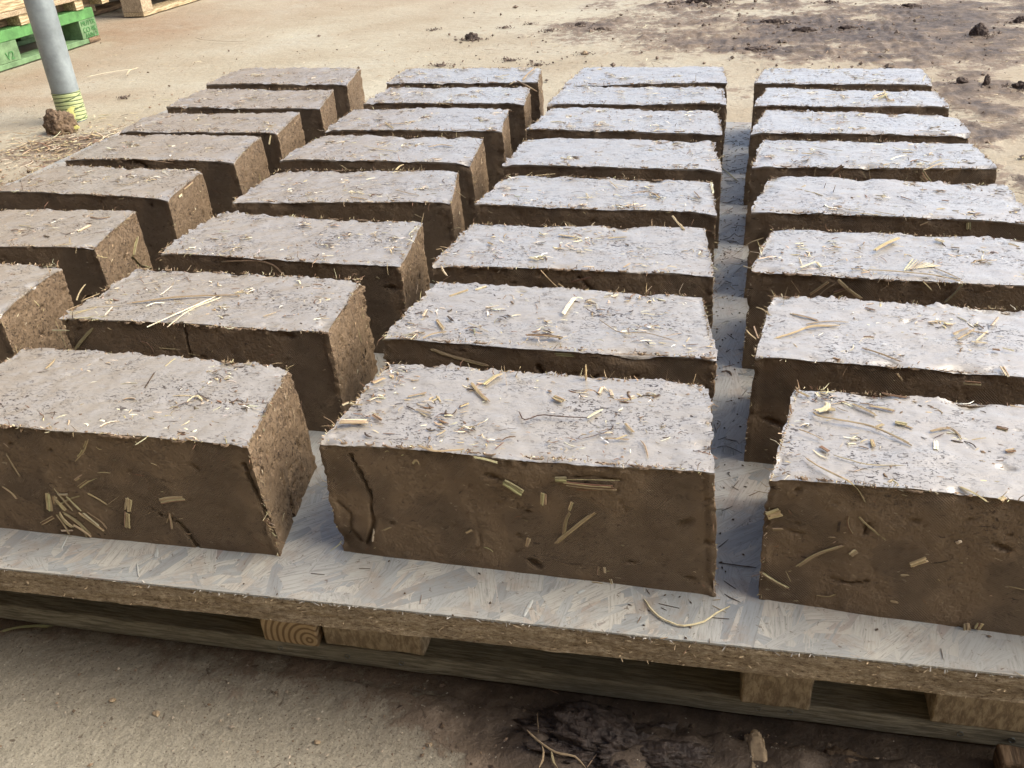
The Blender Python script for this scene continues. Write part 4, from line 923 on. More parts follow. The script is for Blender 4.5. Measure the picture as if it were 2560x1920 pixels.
class Acc:
    """accumulates strands and chips as one mesh"""
    def __init__(s):
        s.V, s.F4, s.C, s.n = [], [], [], 0

    def ribbon(s, pts, w, t, col, nrm=(0, 0, 1), taper=(0.75, 0.45), seg=None, wob=0.0, r=rng):
        P = np.asarray(pts, float)
        L = np.linalg.norm(np.diff(P, axis=0), axis=1).sum()
        if seg is None:
            seg = max(3, min(16, int(L / 0.006)))
        if len(P) > 2:      # Catmull-Rom through the points
            Q = np.vstack([2 * P[0] - P[1], P, 2 * P[-1] - P[-2]])
            u = np.linspace(0, len(P) - 1, seg + 1)
            i = np.minimum(u.astype(int), len(P) - 2)
            f = (u - i)[:, None]
            a, b, c, d = Q[i], Q[i + 1], Q[i + 2], Q[i + 3]
            X = 0.5 * (2 * b + (c - a) * f + (2 * a - 5 * b + 4 * c - d) * f ** 2 + (3 * b - a - 3 * c + d) * f ** 3)
        else:
            u = np.linspace(0, 1, seg + 1)[:, None]
            X = P[0] * (1 - u) + P[1] * u
        if wob:
            X = X + r.normal(0, wob, X.shape) * np.array([1, 1, 0.4])
        T = np.gradient(X, axis=0)
        T /= np.linalg.norm(T, axis=1)[:, None] + 1e-9
        n = np.asarray(nrm, float)
        S = np.cross(T, n)
        S /= np.linalg.norm(S, axis=1)[:, None] + 1e-9
        Nn = np.cross(S, T)
        k = np.linspace(0, 1, seg + 1)
        tw = np.minimum(1, np.minimum(taper[0] + k * 5, taper[1] + (1 - k) * 5)) * (1 + 0.12 * r.normal(size=seg + 1))
        W = (w * tw)[:, None] / 2
        ring = [X + S * W - Nn * t * .3, X + S * W * .55 + Nn * t * .6, X - S * W * .5 + Nn * t * .5, X - S * W - Nn * t * .3]
        R = np.stack(ring, 1).reshape(-1, 3)
        m = seg + 1
        F = []
        for j in range(m - 1):
            for q in range(4):
                F.append((s.n + j * 4 + q, s.n + j * 4 + (q + 1) % 4, s.n + (j + 1) * 4 + (q + 1) % 4, s.n + (j + 1) * 4 + q))
        F.append((s.n + 3, s.n + 2, s.n + 1, s.n))
        e = s.n + (m - 1) * 4
        F.append((e, e + 1, e + 2, e + 3))
        s.V.append(R); s.F4.append(np.array(F)); s.C.append(np.tile(col, (len(R), 1)))
        s.n += len(R)

    def chip(s, c, size, col, r=rng, ax=None):
        """small irregular crumb: squashed octahedron"""
        d = np.array([(1, 0, 0), (0, 1, 0), (-1, 0, 0), (0, -1, 0), (0, 0, 1), (0, 0, -1)], float)
        R = d * np.asarray(size) * (0.6 + 0.8 * r.random((6, 1)))
        a = r.random() * 6.28
        ca, sa = math.cos(a), math.sin(a)
        R = np.stack([R[:, 0] * ca - R[:, 1] * sa, R[:, 0] * sa + R[:, 1] * ca, R[:, 2]], 1) + np.asarray(c)
        q = [(0, 1, 4), (1, 2, 4), (2, 3, 4), (3, 0, 4), (1, 0, 5), (2, 1, 5), (3, 2, 5), (0, 3, 5)]
        s.V.append(R); s.F4.append(np.array([(s.n + a_, s.n + b_, s.n + c_) for a_, b_, c_ in q]))
        s.C.append(np.tile(col, (6, 1))); s.n += 6

    def build(s, name, parent=None, m=None, smooth=False):
        f3 = [f for f in s.F4 if f.shape[1] == 3]
        f4 = [f for f in s.F4 if f.shape[1] == 4]
        F = ([np.concatenate(f3)] if f3 else []) + ([np.concatenate(f4)] if f4 else [])
        me = mesh_np(name, np.concatenate(s.V), F, np.concatenate(s.C), smooth)
        return link(name, me, parent, [m or M_straw])


def pcol(i, r=rng, v=0.15):
    c = np.array(PAL[i])
    return np.clip(c * (1 + v * r.normal()) * (1 + 0.05 * r.normal(size=3)), 0.01, 0.95)


# ------------------------------------------------------------------ clay bricks
H = 0.12031
FACES = {  # name: (fixed axis, side)
    'front': (1, 0), 'back': (1, 1), 'left': (0, 0), 'right': (0, 1), 'top': (2, 1), 'bottom': (2, 0)}


def brick_mesh(key, C8, res, seed, custom=()):
    r = np.random.default_rng(seed)
    C8 = np.asarray(C8, float)               # 4 bottom xy, 4 top xy ordered FL BL BR FR
    B = np.c_[C8[:4], np.full(4, Z0 + 0.0008)]
    T = np.c_[C8[4:], np.full(4, Z0 + H)]
    n = [int(round(0.30 / res)), int(round(0.13 / res)), int(round(0.12 / res))]
    K, Fs, Fid = [], [], []
    off = 0
    for nm, (ax, sd_) in FACES.items():
        a, b = [q for q in range(3) if q != ax]
        na, nb = n[a], n[b]
        ii, jj = np.meshgrid(np.arange(na + 1), np.arange(nb + 1), indexing='ij')
        k = np.zeros((na + 1, nb + 1, 3), np.int64)
        k[..., a] = ii; k[..., b] = jj; k[..., ax] = n[ax] if sd_ else 0
        idx = off + np.arange((na + 1) * (nb + 1)).reshape(na + 1, nb + 1)
        q = np.stack([idx[:-1, :-1], idx[1:, :-1], idx[1:, 1:], idx[:-1, 1:]], -1).reshape(-1, 4)
        flip = (ax in (0, 2)) != bool(sd_)
        if flip: q = q[:, ::-1]
        K.append(k.reshape(-1, 3)); Fs.append(q); off += idx.size
        Fid.append(nm)
    K = np.concatenate(K); F = np.concatenate(Fs)
    key1 = (K[:, 0] * 4096 + K[:, 1]) * 4096 + K[:, 2]
    u, first, inv = np.unique(key1, return_index=True, return_inverse=True)
    K = K[first]; F = inv.ravel()[F]
    U = K / np.array(n, float)
    x, y, z = U[:, 0:1], U[:, 1:2], U[:, 2:3]

    def bil(q): return q[0] * (1 - x) * (1 - y) + q[1] * (1 - x) * y + q[2] * x * y + q[3] * x * (1 - y)
    P = bil(B) * (1 - z) + bil(T) * z
    P0 = P.copy()
    # outward direction
    D = np.zeros_like(P)
    on = {}
    for nm, (ax, sd_) in FACES.items():
        sel = K[:, ax] == (n[ax] if sd_ else 0)
        on[nm] = sel
        v = np.zeros(3); v[ax] = 1 if sd_ else -1
        D[sel] += v
    D /= np.linalg.norm(D, axis=1)[:, None]
    S = seed * 31
    # slump and hand-formed wobble
    low = np.stack([fbm(P0, 13, 3, S + q) for q in range(3)], 1)
    P += low * np.array([0.0040, 0.0034, 0.0013]) * (0.5 + 0.5 * z)
    P += np.stack([fbm(P0, 5, 2, S + 40 + q) for q in range(3)], 1) * np.array([0.003, 0.004, 0.002]) * z
    P += D * (fbm(P0, 55, 3, S + 5)[:, None] * 0.0010)
    tp = on['top']
    P[tp, 2] += 0.00035 * fbm(P0[tp] * np.array([.5, 1.3, 1]), 150, 3, S + 6)
    for cx_ in (0, 1):
        for cy_ in (0, 1):
            dd = np.hypot((U[:, 0] - cx_) * .30, (U[:, 1] - cy_) * .13)
            P[:, 2] -= np.clip(1 - dd / r.uniform(.02, .05), 0, 1) ** 2 * r.uniform(0, .0045) * U[:, 2]
    P[:, 2] += U[:, 2] * ((U[:, 0] - .5) * r.normal(0, .002) + (U[:, 1] - .5) * r.normal(0, .0012))
    P[:, 2] -= U[:, 2] * r.uniform(-.001, .0022) * (1 - (2 * U[:, 0] - 1) ** 2)
    top, fr, rt, lf, bk = on['top'], on['front'], on['right'], on['left'], on['back']
    # fine grain on the cut ends, smooth top
    ends = (rt | lf) & ~top
    P[ends] += D[ends] * (fbm(P0[ends], 220, 3, S + 9)[:, None] * 0.0006)
    # distances to edges (m)
    dt = (1 - U[:, 2]) * 0.12
    dx = np.minimum(U[:, 0], 1 - U[:, 0]) * 0.30
    dy = np.minimum(U[:, 1], 1 - U[:, 1]) * 0.13
    rim = top & ((dx < 1e-6) | (dy < 1e-6))
    near = (dt < 0.007) & ((dx < 0.003) | (dy < 0.003))
    rmod = np.clip(.8 + 2.4 * fbm(P0, 28, 2, S + 23), .2, 2.2)
    rag = fbm(P0, 240, 3, S + 21) * rmod
    rag2 = fbm(P0, 70, 3, S + 22) * np.clip(.8 + 1.5 * fbm(P0, 16, 2, S + 24), .3, 1.6)
    dirh = D.copy(); dirh[:, 2] = 0
    nrm = np.linalg.norm(dirh, axis=1)[:, None]; dirh = dirh / np.maximum(nrm, 1e-6)
    # torn lip that hangs over the top edge
    P[rim] += dirh[rim] * (0.0010 + 0.0034 * np.maximum(0, rag[rim]) + 0.0032 * rag2[rim])[:, None]
    P[rim, 2] += 0.0002 + 0.0015 * rag[rim] + 0.0014 * rag2[rim]
    sub = near & ~rim & ~top
    P[sub] += dirh[sub] * (0.0016 * rag[sub] + 0.0016 * rag2[sub])[:, None]
    # torn vertical corners
    vc = (dx < 1e-6) & (dy < 1e-6)
    vn = (dx < 0.005) & (dy < 0.005) & ~top
    P[vn] += D[vn] * (0.0022 * rag[vn] + 0.001)[:, None]
    # chips bitten out of the edges
    for q in range(22):
        e = r.integers(0, 6)
        t = r.random()
        ctr = {0: (t, 0, 1), 1: (t, 1, 1), 2: (0, t, 1), 3: (1, t, 1), 4: (0 if t < .5 else 1, 0, r.random()), 5: (t, 0, 1)}[int(e)]
        cu = (U - np.array(ctr)) * np.array([0.30, 0.13, 0.12])
        rad = r.uniform(0.004, 0.011) if r.random() < .85 else r.uniform(.010, .015)
        w = np.clip(1 - np.linalg.norm(cu * np.array([0.6, 1, 1]), axis=1) / rad, 0, 1)
        w *= np.clip(0.7 + rag2 * 1.2, 0, 1.4)
        P -= D * (w * rad * 0.33)[:, None]
    # pits and gouges
    dark = np.zeros(len(P))
    npit = {'right': 120, 'left': 60, 'front': 26, 'top': 60}
    for nm, cnt in npit.items():
        ax, sd_ = FACES[nm]
        sel = np.where(on[nm])[0]
        a, b = [q for q in range(3) if q != ax]
        uv = U[sel][:, [a, b]] * np.array([0.30, 0.13, 0.12])[[a, b]]
        lim = uv.max(0)
        for q in range(int(cnt * (0.002 / res) ** 0.5)):
            c = r.random(2) * lim
            s1 = r.uniform(0.0007, 0.0015) if r.random() < .9 else r.uniform(0.0015, 0.0030)
            el = r.uniform(1.2, 3.2)
            an = r.normal(0, 0.45) + (0.0 if nm in ('top', 'front') else 1.3)
            d = uv - c
            ca, sa = math.cos(an), math.sin(an)
            dd = np.hypot((d[:, 0] * ca + d[:, 1] * sa) / el, -d[:, 0] * sa + d[:, 1] * ca) / (s1 * (1 + 0.5 * rag[sel]))
            w = np.clip(1.25 - dd, 0, 1) ** 0.45
            dep = s1 * r.uniform(0.8, 2.0) * (0.4 if nm == 'top' else 1)
            v = np.zeros(3); v[ax] = 1 if sd_ else -1
            P[sel] -= v * (w * dep)[:, None]
    # cracks: polylines given on the front face in metres (x from left, z from bottom) + random hairlines
    cr = [list(c) for c in custom]
    for q in range(r.integers(1, 4)):
        x0 = r.uniform(.03, .27); zz = r.uniform(0.02, .1)
        pts = [(x0, zz)]
        for _ in range(4):
            x0 += r.normal(0, .005); zz += r.uniform(.004, .014) * (1 if r.random() < .6 else -1)
            pts.append((x0, zz))
        cr.append([r.uniform(.0004, .0008), r.uniform(.0005, .0014)] + pts)
    sel = np.where(fr)[0]
    uv = U[sel][:, [0, 2]] * np.array([0.30, 0.12])
    for c in cr:
        wd, dep, pts = c[0], c[1], np.array(c[2:])
        best = np.full(len(sel), 9.0)
        for p, q in zip(pts[:-1], pts[1:]):
            pq = q - p
            t = np.clip(((uv - p) @ pq) / (pq @ pq + 1e-12), 0, 1)
            best = np.minimum(best, np.linalg.norm(uv - (p + t[:, None] * pq), axis=1))
        w = np.clip(1.3 - best / (wd * np.clip(1 + 1.1 * rag[sel] + .9 * rag2[sel], .15, 3)), 0, 1)
        P[sel, 1] += w * dep
    P[:, 2] = np.maximum(P[:, 2], Z0 + 0.0006)
    bot = on['bottom']
    P[bot, 2] = Z0 + 0.0006
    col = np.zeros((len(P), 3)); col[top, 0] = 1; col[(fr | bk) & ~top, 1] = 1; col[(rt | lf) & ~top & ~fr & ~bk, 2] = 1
    return P, F, col


ORD = {1: 'front', 2: 'second', 3: 'third', 4: 'fourth', 5: 'fifth', 6: 'sixth', 7: 'seventh', 8: 'rearmost'}
COLN = {'A': 'leftmost column', 'B': 'second column', 'C': 'third column', 'D': 'rightmost column'}
LOOK = {
 'A8': 'dusty pale topped wet mud brick', 'A7': 'mud brick with a shadowed front and clean lit end', 'A6': 'mud brick with crumbling left corner', 'A5': 'mud brick with a torn overhanging front lip',
 'A4': 'smooth topped mud brick with dark specks in a row', 'A3': 'mud brick with a pocked tan end face', 'A2': 'mud brick cut off by the left picture edge',
 'B8': 'mud brick with a thick stick propped on its right end', 'B7': 'mud brick with straw tufts in its shaded front', 'B6': 'mud brick with crossed tan straws on top', 'B5': 'mud brick with a flat yellow straw near its right end',
 'B4': 'mud brick with brown scraps and a torn right corner', 'B3': 'mud brick with a ragged tan end and speckled top', 'B2': 'mud brick topped with long crossing straws and a frayed left corner', 'B1': 'mud brick with straw fans pressed in its brown front',
 'C8': 'bluish topped mud brick with fine straw specks', 'C7': 'bluish topped mud brick with small twigs at its front edge', 'C6': 'mud brick with a speckled blue grey top', 'C5': 'mud brick with a gnawed front edge',
 'C4': 'mud brick with a tan stalk piece and dark twig on top', 'C3': 'mud brick with a forked straw over its left corner', 'C2': 'mud brick with a bright white chip on top', 'C1': 'mud brick with a deep crack left on its front',
 'D8': 'bluish topped mud brick with one long hair straw', 'D7': 'mud brick with a small straw heap on its top', 'D6': 'mud brick with a ring of dark bits and one upright peg', 'D5': 'mud brick with golden straw scraps and stalks on its front',
 'D4': 'mud brick with short dark pegs standing on top', 'D3': 'mud brick with a thick yellow straw piece on top', 'D2': 'mud brick with curved straw bundle and dark left side', 'D1': 'mud brick with long bent straw sweeping across its top'}
CUSTOM = {'C1': [[0.0014, 0.0045, (0.0255, 0.110), (0.030, 0.095), (0.034, 0.082), (0.036, 0.070), (0.0345, 0.055), (0.034, 0.040), (0.031, 0.028), (0.024, 0.012)],
                 [0.0007, 0.0012, (0.118, 0.072), (0.119, 0.045), (0.120, 0.025), (0.105, 0.012)],
                 [0.0012, 0.0025, (0.004, 0.060), (0.016, 0.045), (0.012, 0.03), (0.02, 0.015)],
                 [0.0009, 0.002, (0.19, 0.105), (0.21, 0.108), (0.235, 0.106)]],
          'B1': [[0.0012, 0.004, (0.20, 0.035), (0.215, 0.028), (0.222, 0.012), (0.226, 0.0)], [0.002, 0.005, (0.292, 0.1), (0.298, 0.06), (0.30, 0.02)]],
          'D1': [[0.0014, 0.004, (0.068, 0.085), (0.069, 0.072)], [0.001, 0.003, (0.05, 0.03), (0.062, 0.028), (0.075, 0.033)]],
          'D2': [[0.0014, 0.006, (0.225, 0.12), (0.226, 0.08), (0.228, 0.04)]],
          'A5': [[0.003, 0.009, (0.10, 0.118), (0.13, 0.112), (0.15, 0.10)]],
          'B2': [[0.0012, 0.004, (0.14, 0.12), (0.141, 0.08), (0.14, 0.02)]],
          'C3': [[0.0016, 0.004, (0.16, 0.11), (0.19, 0.08), (0.21, 0.05)]],
          'C2': [[0.002, 0.006, (0.145, 0.10), (0.15, 0.09), (0.17, 0.08)], [0.0012, 0.004, (0.2, 0.095), (0.19, 0.085), (0.185, 0.07)]]}
BR = {}
for bi, (k, C8) in enumerate(BL.items()):
    row = int(k[1])
    res = {1: 0.0019, 2: 0.0021, 3: 0.0025, 4: 0.0029}.get(row, 0.0036)
    P, F, col = brick_mesh(k, C8, res, bi + 3, CUSTOM.get(k, ()))
    c0 = np.array([np.mean(np.array(C8)[:4, 0]), np.mean(np.array(C8)[:4, 1]), Z0])
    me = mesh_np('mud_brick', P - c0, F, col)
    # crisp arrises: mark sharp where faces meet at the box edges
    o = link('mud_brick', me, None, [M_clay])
    o.location = c0
    me.set_sharp_from_angle(angle=math.radians(55))
    where = ORD[row] + ' row'
    tag(o, f"{LOOK[k]}, {where}, {COLN[k[0]]}", 'mud brick', 'wet mud bricks drying in rows on the board')
    BR[k] = (o, np.array(C8), c0)


def brick_point(k, face, u, v, h=0.0):
    C8 = BR[k][1]
    B = np.c_[C8[:4], np.full(4, Z0)]; T = np.c_[C8[4:], np.full(4, Z0 + H)]
    if face == 'top': q = (T[0], T[3], T[2], T[1]); n = np.array([0, 0, 1.])
    elif face == 'front': q = (B[0], B[3], T[3], T[0])
    elif face == 'right': q = (B[3], B[2], T[2], T[3])
    elif face == 'left': q = (B[1], B[0], T[0], T[1])
    elif face == 'back': q = (B[2], B[1], T[1], T[2])
    p = q[0] * (1 - u) * (1 - v) + q[1] * u * (1 - v) + q[2] * u * v + q[3] * (1 - u) * v
    if face != 'top':
        n = np.cross(q[1] - q[0], q[3] - q[0]); n /= np.linalg.norm(n)
    ex = (q[1] - q[0]); ex /= np.linalg.norm(ex)
    ey = np.cross(n, ex)
    return p + n * h, ex, ey, n


# fine straw, fibre and grit worked into every brick: one uncountable part per brick
for bi, k in enumerate(BR):
    o, C8, c0 = BR[k]
    row = int(k[1])
    r = np.random.default_rng(500 + bi)
    A = Acc()
    q = {1: 1.0, 2: 0.9, 3: 0.8, 4: 0.7}.get(row, 0.55)
    clus = r.random((5, 2))

    def one(face, L, w, ci, tilt=0.15, up=0.0, uv=None):
        u, v = r.random(2) if uv is None else uv
        p, ex, ey, n = brick_point(k, face, u, v, 0.0004)
        a = r.normal(0, 0.55) if face in ('top', 'front', 'back') else r.normal(1.3, 0.6)
        if r.random() < .25: a = r.random() * 6.28
        d = ex * math.cos(a) + ey * math.sin(a) + n * (r.normal(0, tilt) * .4 + up)
        d /= np.linalg.norm(d)
        s_ = np.cross(d, n)
        mid = p + d * L / 2 + s_ * r.normal(0, L * .12) + n * abs(r.normal(0, L * .04))
        pts = [p - c0, mid - c0, p + d * L - c0]
        A.ribbon(pts, w, w * .22, pcol(ci, r, .3), n, seg=3 if L < .012 else 5, r=r, taper=(.6, .5))

    for face, cnt in (('top', 250), ('right', 60 if k[0] in 'AB' else 16), ('left', 22 if k[0] == 'D' else 6), ('front', 46)):
        for _ in range(int(cnt * q)):
            if face == 'top' and r.random() < .45:
                c = clus[r.integers(0, 5)] + r.normal(0, (0.05, 0.09), 2)
                if c.min() < 0.01 or c.max() > .99: continue
                uv = c
            else: uv = None
            L = r.uniform(0.0015, 0.006) if r.random() < .88 else r.uniform(.006, .02)
            w = r.uniform(0.0004, 0.0011) * (1.5 if r.random() < .12 else 1)
            if face == 'top': ci = int(r.choice([4, 4, 3, 3, 2, 0, 1, 6]))
            elif face == 'right': ci = int(r.choice([4, 3, 2, 1, 2, 0]))
            else: ci = int(r.choice([3, 3, 2, 4, 2, 1])) if r.random() < .9 else 1
            one(face, L, w, ci, uv=uv)
    for _ in range(int(r.integers(12, 20))):
        u0, v0 = r.uniform(.04, .96), r.uniform(.06, .94)
        for _ in range(int(r.integers(4, 14))):
            u, v = u0 + r.normal(0, .018), v0 + r.normal(0, .035)
            if not (0.01 < u < .99 and 0.02 < v < .98): continue
            one('top', r.uniform(.003, .012), r.uniform(.0007, .0020), int(r.choice([0, 0, 2, 3, 1, 4, 6, 4])), uv=(u, v))
    # clay crumbs on the top and along the rims
    for _ in range(int(70 * q)):
        u, v = r.random(2)
        if r.random() < .6:
            if r.random() < .6: v = float(r.random() < .5) * .985 + r.normal(0, .008)
            else: u = float(r.random() < .5) * .99 + r.normal(0, .004)
        p, ex, ey, n = brick_point(k, 'top', np.clip(u, 0, 1), np.clip(v, 0, 1), 0.0006)
        s_ = r.uniform(0.0005, 0.0016)
        A.chip(p - c0, (s_ * 1.6, s_, s_ * .5), np.array((0.17, 0.12, 0.08)) * r.uniform(.6, 1.5), r)
    # hairs sticking out of the torn edges
    cl = r.random((26, 2))
    for _ in range(int(480 * q)):
        e = r.random()
        ua = float(np.clip(cl[r.integers(0, 26), 0] + r.normal(0, .012), 0, 1)) if r.random() < .7 else r.random()
        va = float(np.clip(cl[r.integers(0, 26), 1] + r.normal(0, .02), 0, 1)) if r.random() < .7 else r.random()
        if e < .33: f_, u, v = 'top', ua, 0.004
        elif e < .58: f_, u, v = 'top', ua, 0.996
        elif e < .70: f_, u, v = 'top', 0.997, va
        elif e < .82: f_, u, v = 'top', 0.003, va
        elif e < .92: f_, u, v = 'front', 0.997, va
        else: f_, u, v = 'front', 0.003, va
        p, ex, ey, n = brick_point(k, f_, u, v, 0.0)
        d = r.normal(size=3)
        out = (-ey if v < .01 else ey if v > .99 else ex if u > .99 else -ex)
        d = d * .7 + out * .9 + (n * r.uniform(0, 1.0))
        d /= np.linalg.norm(d)
        L = r.uniform(.0012, .0045) if r.random() < .93 else r.uniform(.005, .014)
        w = r.uniform(.0003, .0009)
        A.ribbon([p - c0, p + d * L * .5 + r.normal(0, L * .12, 3) - c0, p + d * L - c0], w, w * .6, pcol(int(r.choice([3, 2, 2, 3, 1, 0])), r), n, seg=2, r=r)
    for _ in range(int(r.integers(10, 20))):
        u = r.random(); vv = 0.002 if r.random() < .7 else .998
        p, ex, ey, n = brick_point(k, 'top', u, vv, -.0006)
        out = -ey if vv < .5 else ey
        L = r.uniform(.004, .016); w = r.uniform(.0012, .0032)
        c_ = np.array((0.20, 0.145, 0.098)) * r.uniform(.8, 1.3)
        A.ribbon([p - ex * L / 2 - c0, p + out * w * .5 - n * r.uniform(0, .001) - c0, p + ex * L / 2 - c0], w, w * .5, c_, n, seg=7, wob=.0003, r=r, taper=(.2, .2))
    po = A.build('straw_and_fibre', o)
    tag(po, kind='stuff')

# ------------------------------------------------------------------ straws, leaves, roots one can tell apart
seen = {}
for bk, name, lab, wmm, ci, pts, shp in STRAWS:
    P = np.array(pts)
    r = np.random.default_rng(int(abs(P.sum()) * 1e4) % 99991)
    nrm = (0, 0, 1)
    w = wmm * 0.00043
    if bk:
        ob, C8, c0 = BR[bk]
        if P[:, 2].max() < Z0 + H - 0.003:
            nrm = (0, -1, 0) if abs(P[:, 0].mean() - C8[:4, 0].max()) > .012 else (1, 0, 0)
    else:
        if Z0 + 0.01 < P[:, 2].mean() < Z0 + H - .004: nrm = (0, -1, 0.2)
    A = Acc()
    upright = name == 'straw_stub'
    n_ = 1 if wmm < 7 or ci == 4 else 2
    L = np.linalg.norm(np.diff(P, axis=0), axis=1).sum()
    big = name in ('straw_husk', 'stalk_piece', 'straw_flake', 'husk_chip', 'green_leaf', 'leaf_fragment', 'plastic_scrap')
    Q = P.copy()
    if not upright and len(P) > 2 and abs(nrm[2]) > .9:
        Q[1:-1, 2] += min(0.0016, L * .02)
    t = w * (.30 if wmm > 6 else .5)
    if name == 'pressed_straw':
        t = w * .12
        w *= .8
    nv = np.array(nrm, float); nv /= np.linalg.norm(nv)
    t = w * .16
    k_ = 1 if (wmm < 3 or 'scrap' in name or 'leaf' in name or 'root' in name or upright and wmm < 5) else 2 if wmm < 5 else 3 if wmm < 8 else 4
    s_ = np.cross(P[-1] - P[0], nv); s_ = s_ / (np.linalg.norm(s_) + 1e-9)
    if k_ == 1:
        A.ribbon(Q, w * 1.05, max(t, .0003) if 'root' not in name else w * .6, pcol(ci, r, .06), nrm, wob=0.00015, r=r, taper=(.5, .25))
    else:
        for j in range(k_ + 1):
            off = (j - k_ / 2) / k_ * w * .8
            f0, f1 = r.uniform(0, .09), 1 - r.uniform(0, .12)
            uu = np.linspace(f0, f1, max(3, len(Q)))
            ss = np.linspace(0, 1, len(Q))
            X = np.stack([np.interp(uu, ss, Q[:, a_]) for a_ in range(3)], 1)
            X = X + s_ * off * np.linspace(1, r.uniform(.6, 1.5), len(X))[:, None] + nv * (abs(r.normal(0, w * .10)) + t * .3)
            cj = ci if r.random() < .75 else (2 if ci in (0, 1, 6) else 1)
            A.ribbon(X, w * r.uniform(.30, .50), t, pcol(cj, r, .16), nrm, wob=0.0001, r=r, taper=(.95, .85))
    if bk:
        V0 = A.V
        A.V = [v - BR[bk][2] for v in V0]
        A.build(name, BR[bk][0])
    else:
        o = A.build(name)
        place(o, P.mean(0))
        tag(o, lab, name.replace('_', ' '))

# ------------------------------------------------------------------ flakeboard under the bricks
def board():
    # outline corners, counter clockwise
    c = np.array([(-1.425, 0.455), (0.40, 0.530), (0.40, 1.955), (-1.425, 2.06)])
    r = np.random.default_rng(44)
    nx, ny = 900, 120
    u = np.linspace(0, 1, nx + 1); v = np.linspace(0, 1, ny + 1) ** 1.6
    UU, VV = np.meshgrid(u, v, indexing='ij')
    X = (c[0] * ((1 - UU) * (1 - VV))[..., None] + c[1] * (UU * (1 - VV))[..., None] + c[2] * (UU * VV)[..., None] + c[3] * ((1 - UU) * VV)[..., None])
    P = np.c_[X.reshape(-1, 2), np.full(X.shape[0] * X.shape[1], Z0)]
    front = (np.abs(VV) < 1e-9).ravel()
    zt = -np.abs(fbm(P, 60, 3, 5)) * 0.0006
    rg = fbm(P, 260, 3, 8); rg2 = fbm(P, 25, 3, 9)
    P[:, 2] += zt
    P[front, 1] += 0.0016 * rg[front] + 0.0008 * rg2[front]
    P[front, 2] -= 0.0012 + 0.0012 * np.abs(rg[front])
    idx = np.arange(len(P)).reshape(nx + 1, ny + 1)
    F = np.stack([idx[:-1, :-1], idx[1:, :-1], idx[1:, 1:], idx[:-1, 1:]], -1).reshape(-1, 4)
    # chipped front edge: 9 rows down
    rows = 9
    E = []
    th = 0.028
    fp = P[front]
    for j in range(rows + 1):
        q = fp.copy()
        f = j / rows
        q[:, 2] = fp[:, 2] * (1 - f) + (Z0 - th + 0.0007 * rg2[front] + 0.0006 * rg[front]) * f
        if j:
            q[:, 1] = fp[:, 1] - 0.0016 * rg[front] + 0.0020 * fbm(q * np.array([.35, 1, 4.5]), 150, 3, 12) - 0.0008 + 0.0008 * f
        E.append(q)
    base = len(P)
    EV = np.concatenate(E)
    m = nx + 1
    ei = base + np.arange((rows + 1) * m).reshape(rows + 1, m)
    FE = np.stack([ei[1:, :-1], ei[1:, 1:], ei[:-1, 1:], ei[:-1, :-1]], -1).reshape(-1, 4)
    # other three sides and the underside
    b4 = np.array([(*c[0], Z0 - th), (*c[1], Z0 - th), (*c[2], Z0 - th), (*c[3], Z0 - th)])
    t4 = np.array([(*c[0], Z0 - .001), (*c[1], Z0 - .001), (*c[2], Z0 - .0006), (*c[3], Z0 - .0006)])
    o_ = base + len(EV)
    V = np.concatenate([P, EV, b4, t4])
    FX = np.array([(o_ + 1, o_ + 2, o_ + 6, o_ + 5), (o_ + 2, o_ + 3, o_ + 7, o_ + 6), (o_ + 3, o_, o_ + 4, o_ + 7), (o_, o_ + 3, o_ + 2, o_ + 1)])
    mi = np.r_[np.zeros(len(F)), np.ones(len(FE)), np.ones(4)]
    root = empty('flake_board', (-0.53, 1.22, Z0))
    me = mesh_np('panel', V, [np.concatenate([F, FE, FX])], None, True, mi)
    me.set_sharp_from_angle(angle=math.radians(50))
    o = link('panel', me, root, [M_board, M_edge])
    o.matrix_parent_inverse = Matrix.Translation(-Vector(root.location))
    # pressed flakes that make up the face
    V, F, Cc, nv = [], [], [], 0
    for q in range(7500):
        x, y = r.uniform(-1.42, .40), (r.uniform(.46, 2.0) if r.random() < .6 else r.uniform(.46, .62))
        L = r.uniform(.030, .105); w = r.uniform(.010, .036)
        a = r.normal(1.25, .5)
        ca, sa = math.cos(a), math.sin(a)
        zt = Z0 + .0004 + r.uniform(0, .00032)
        k = 5
        jl = np.r_[-.5 + r.uniform(-.06, .06, k), .5 + r.uniform(-.06, .06, k)] * L
        ac = np.r_[np.linspace(-.5, .5, k), np.linspace(.5, -.5, k)] * w
        ac = ac * (1 + .12 * r.normal(size=2 * k))
        px_, py_ = x + jl * ca - ac * sa, y + jl * sa + ac * ca
        px_ = np.clip(px_, -1.4235, .3985)
        lim = 0.455 + .041 * (px_ + 1.425)
        py_ = np.maximum(py_, lim + r.uniform(-.0012, .0012, 2 * k))
        py_ = np.minimum(py_, 2.058 - .0575 * (px_ + 1.425))
        if np.ptp(px_) < .004 or np.ptp(py_) < .004: continue
        zz_ = zt + r.normal(0, .000015, 2 * k)
        V.append(np.c_[px_, py_, zz_]); V.append(np.c_[px_, py_, np.full(2 * k, Z0 - .0012)])
        cc_ = np.c_[jl, ac, np.full(2 * k, float(q))]
        Cc += [cc_, cc_]
        for i in range(k - 1):
            F.append((nv + i, nv + 2 * k - 1 - i, nv + 2 * k - 2 - i, nv + i + 1))
        for i in range(2 * k):
            j = (i + 1) % (2 * k)
            F.append((nv + i, nv + j, nv + 2 * k + j, nv + 2 * k + i))
        nv += 4 * k
    fo = link('pressed_flakes', mesh_np('pressed_flakes', np.concatenate(V), np.array(F), np.concatenate(Cc), False), root, [M_flake])
    fo.matrix_parent_inverse = Matrix.Translation(-Vector(root.location))
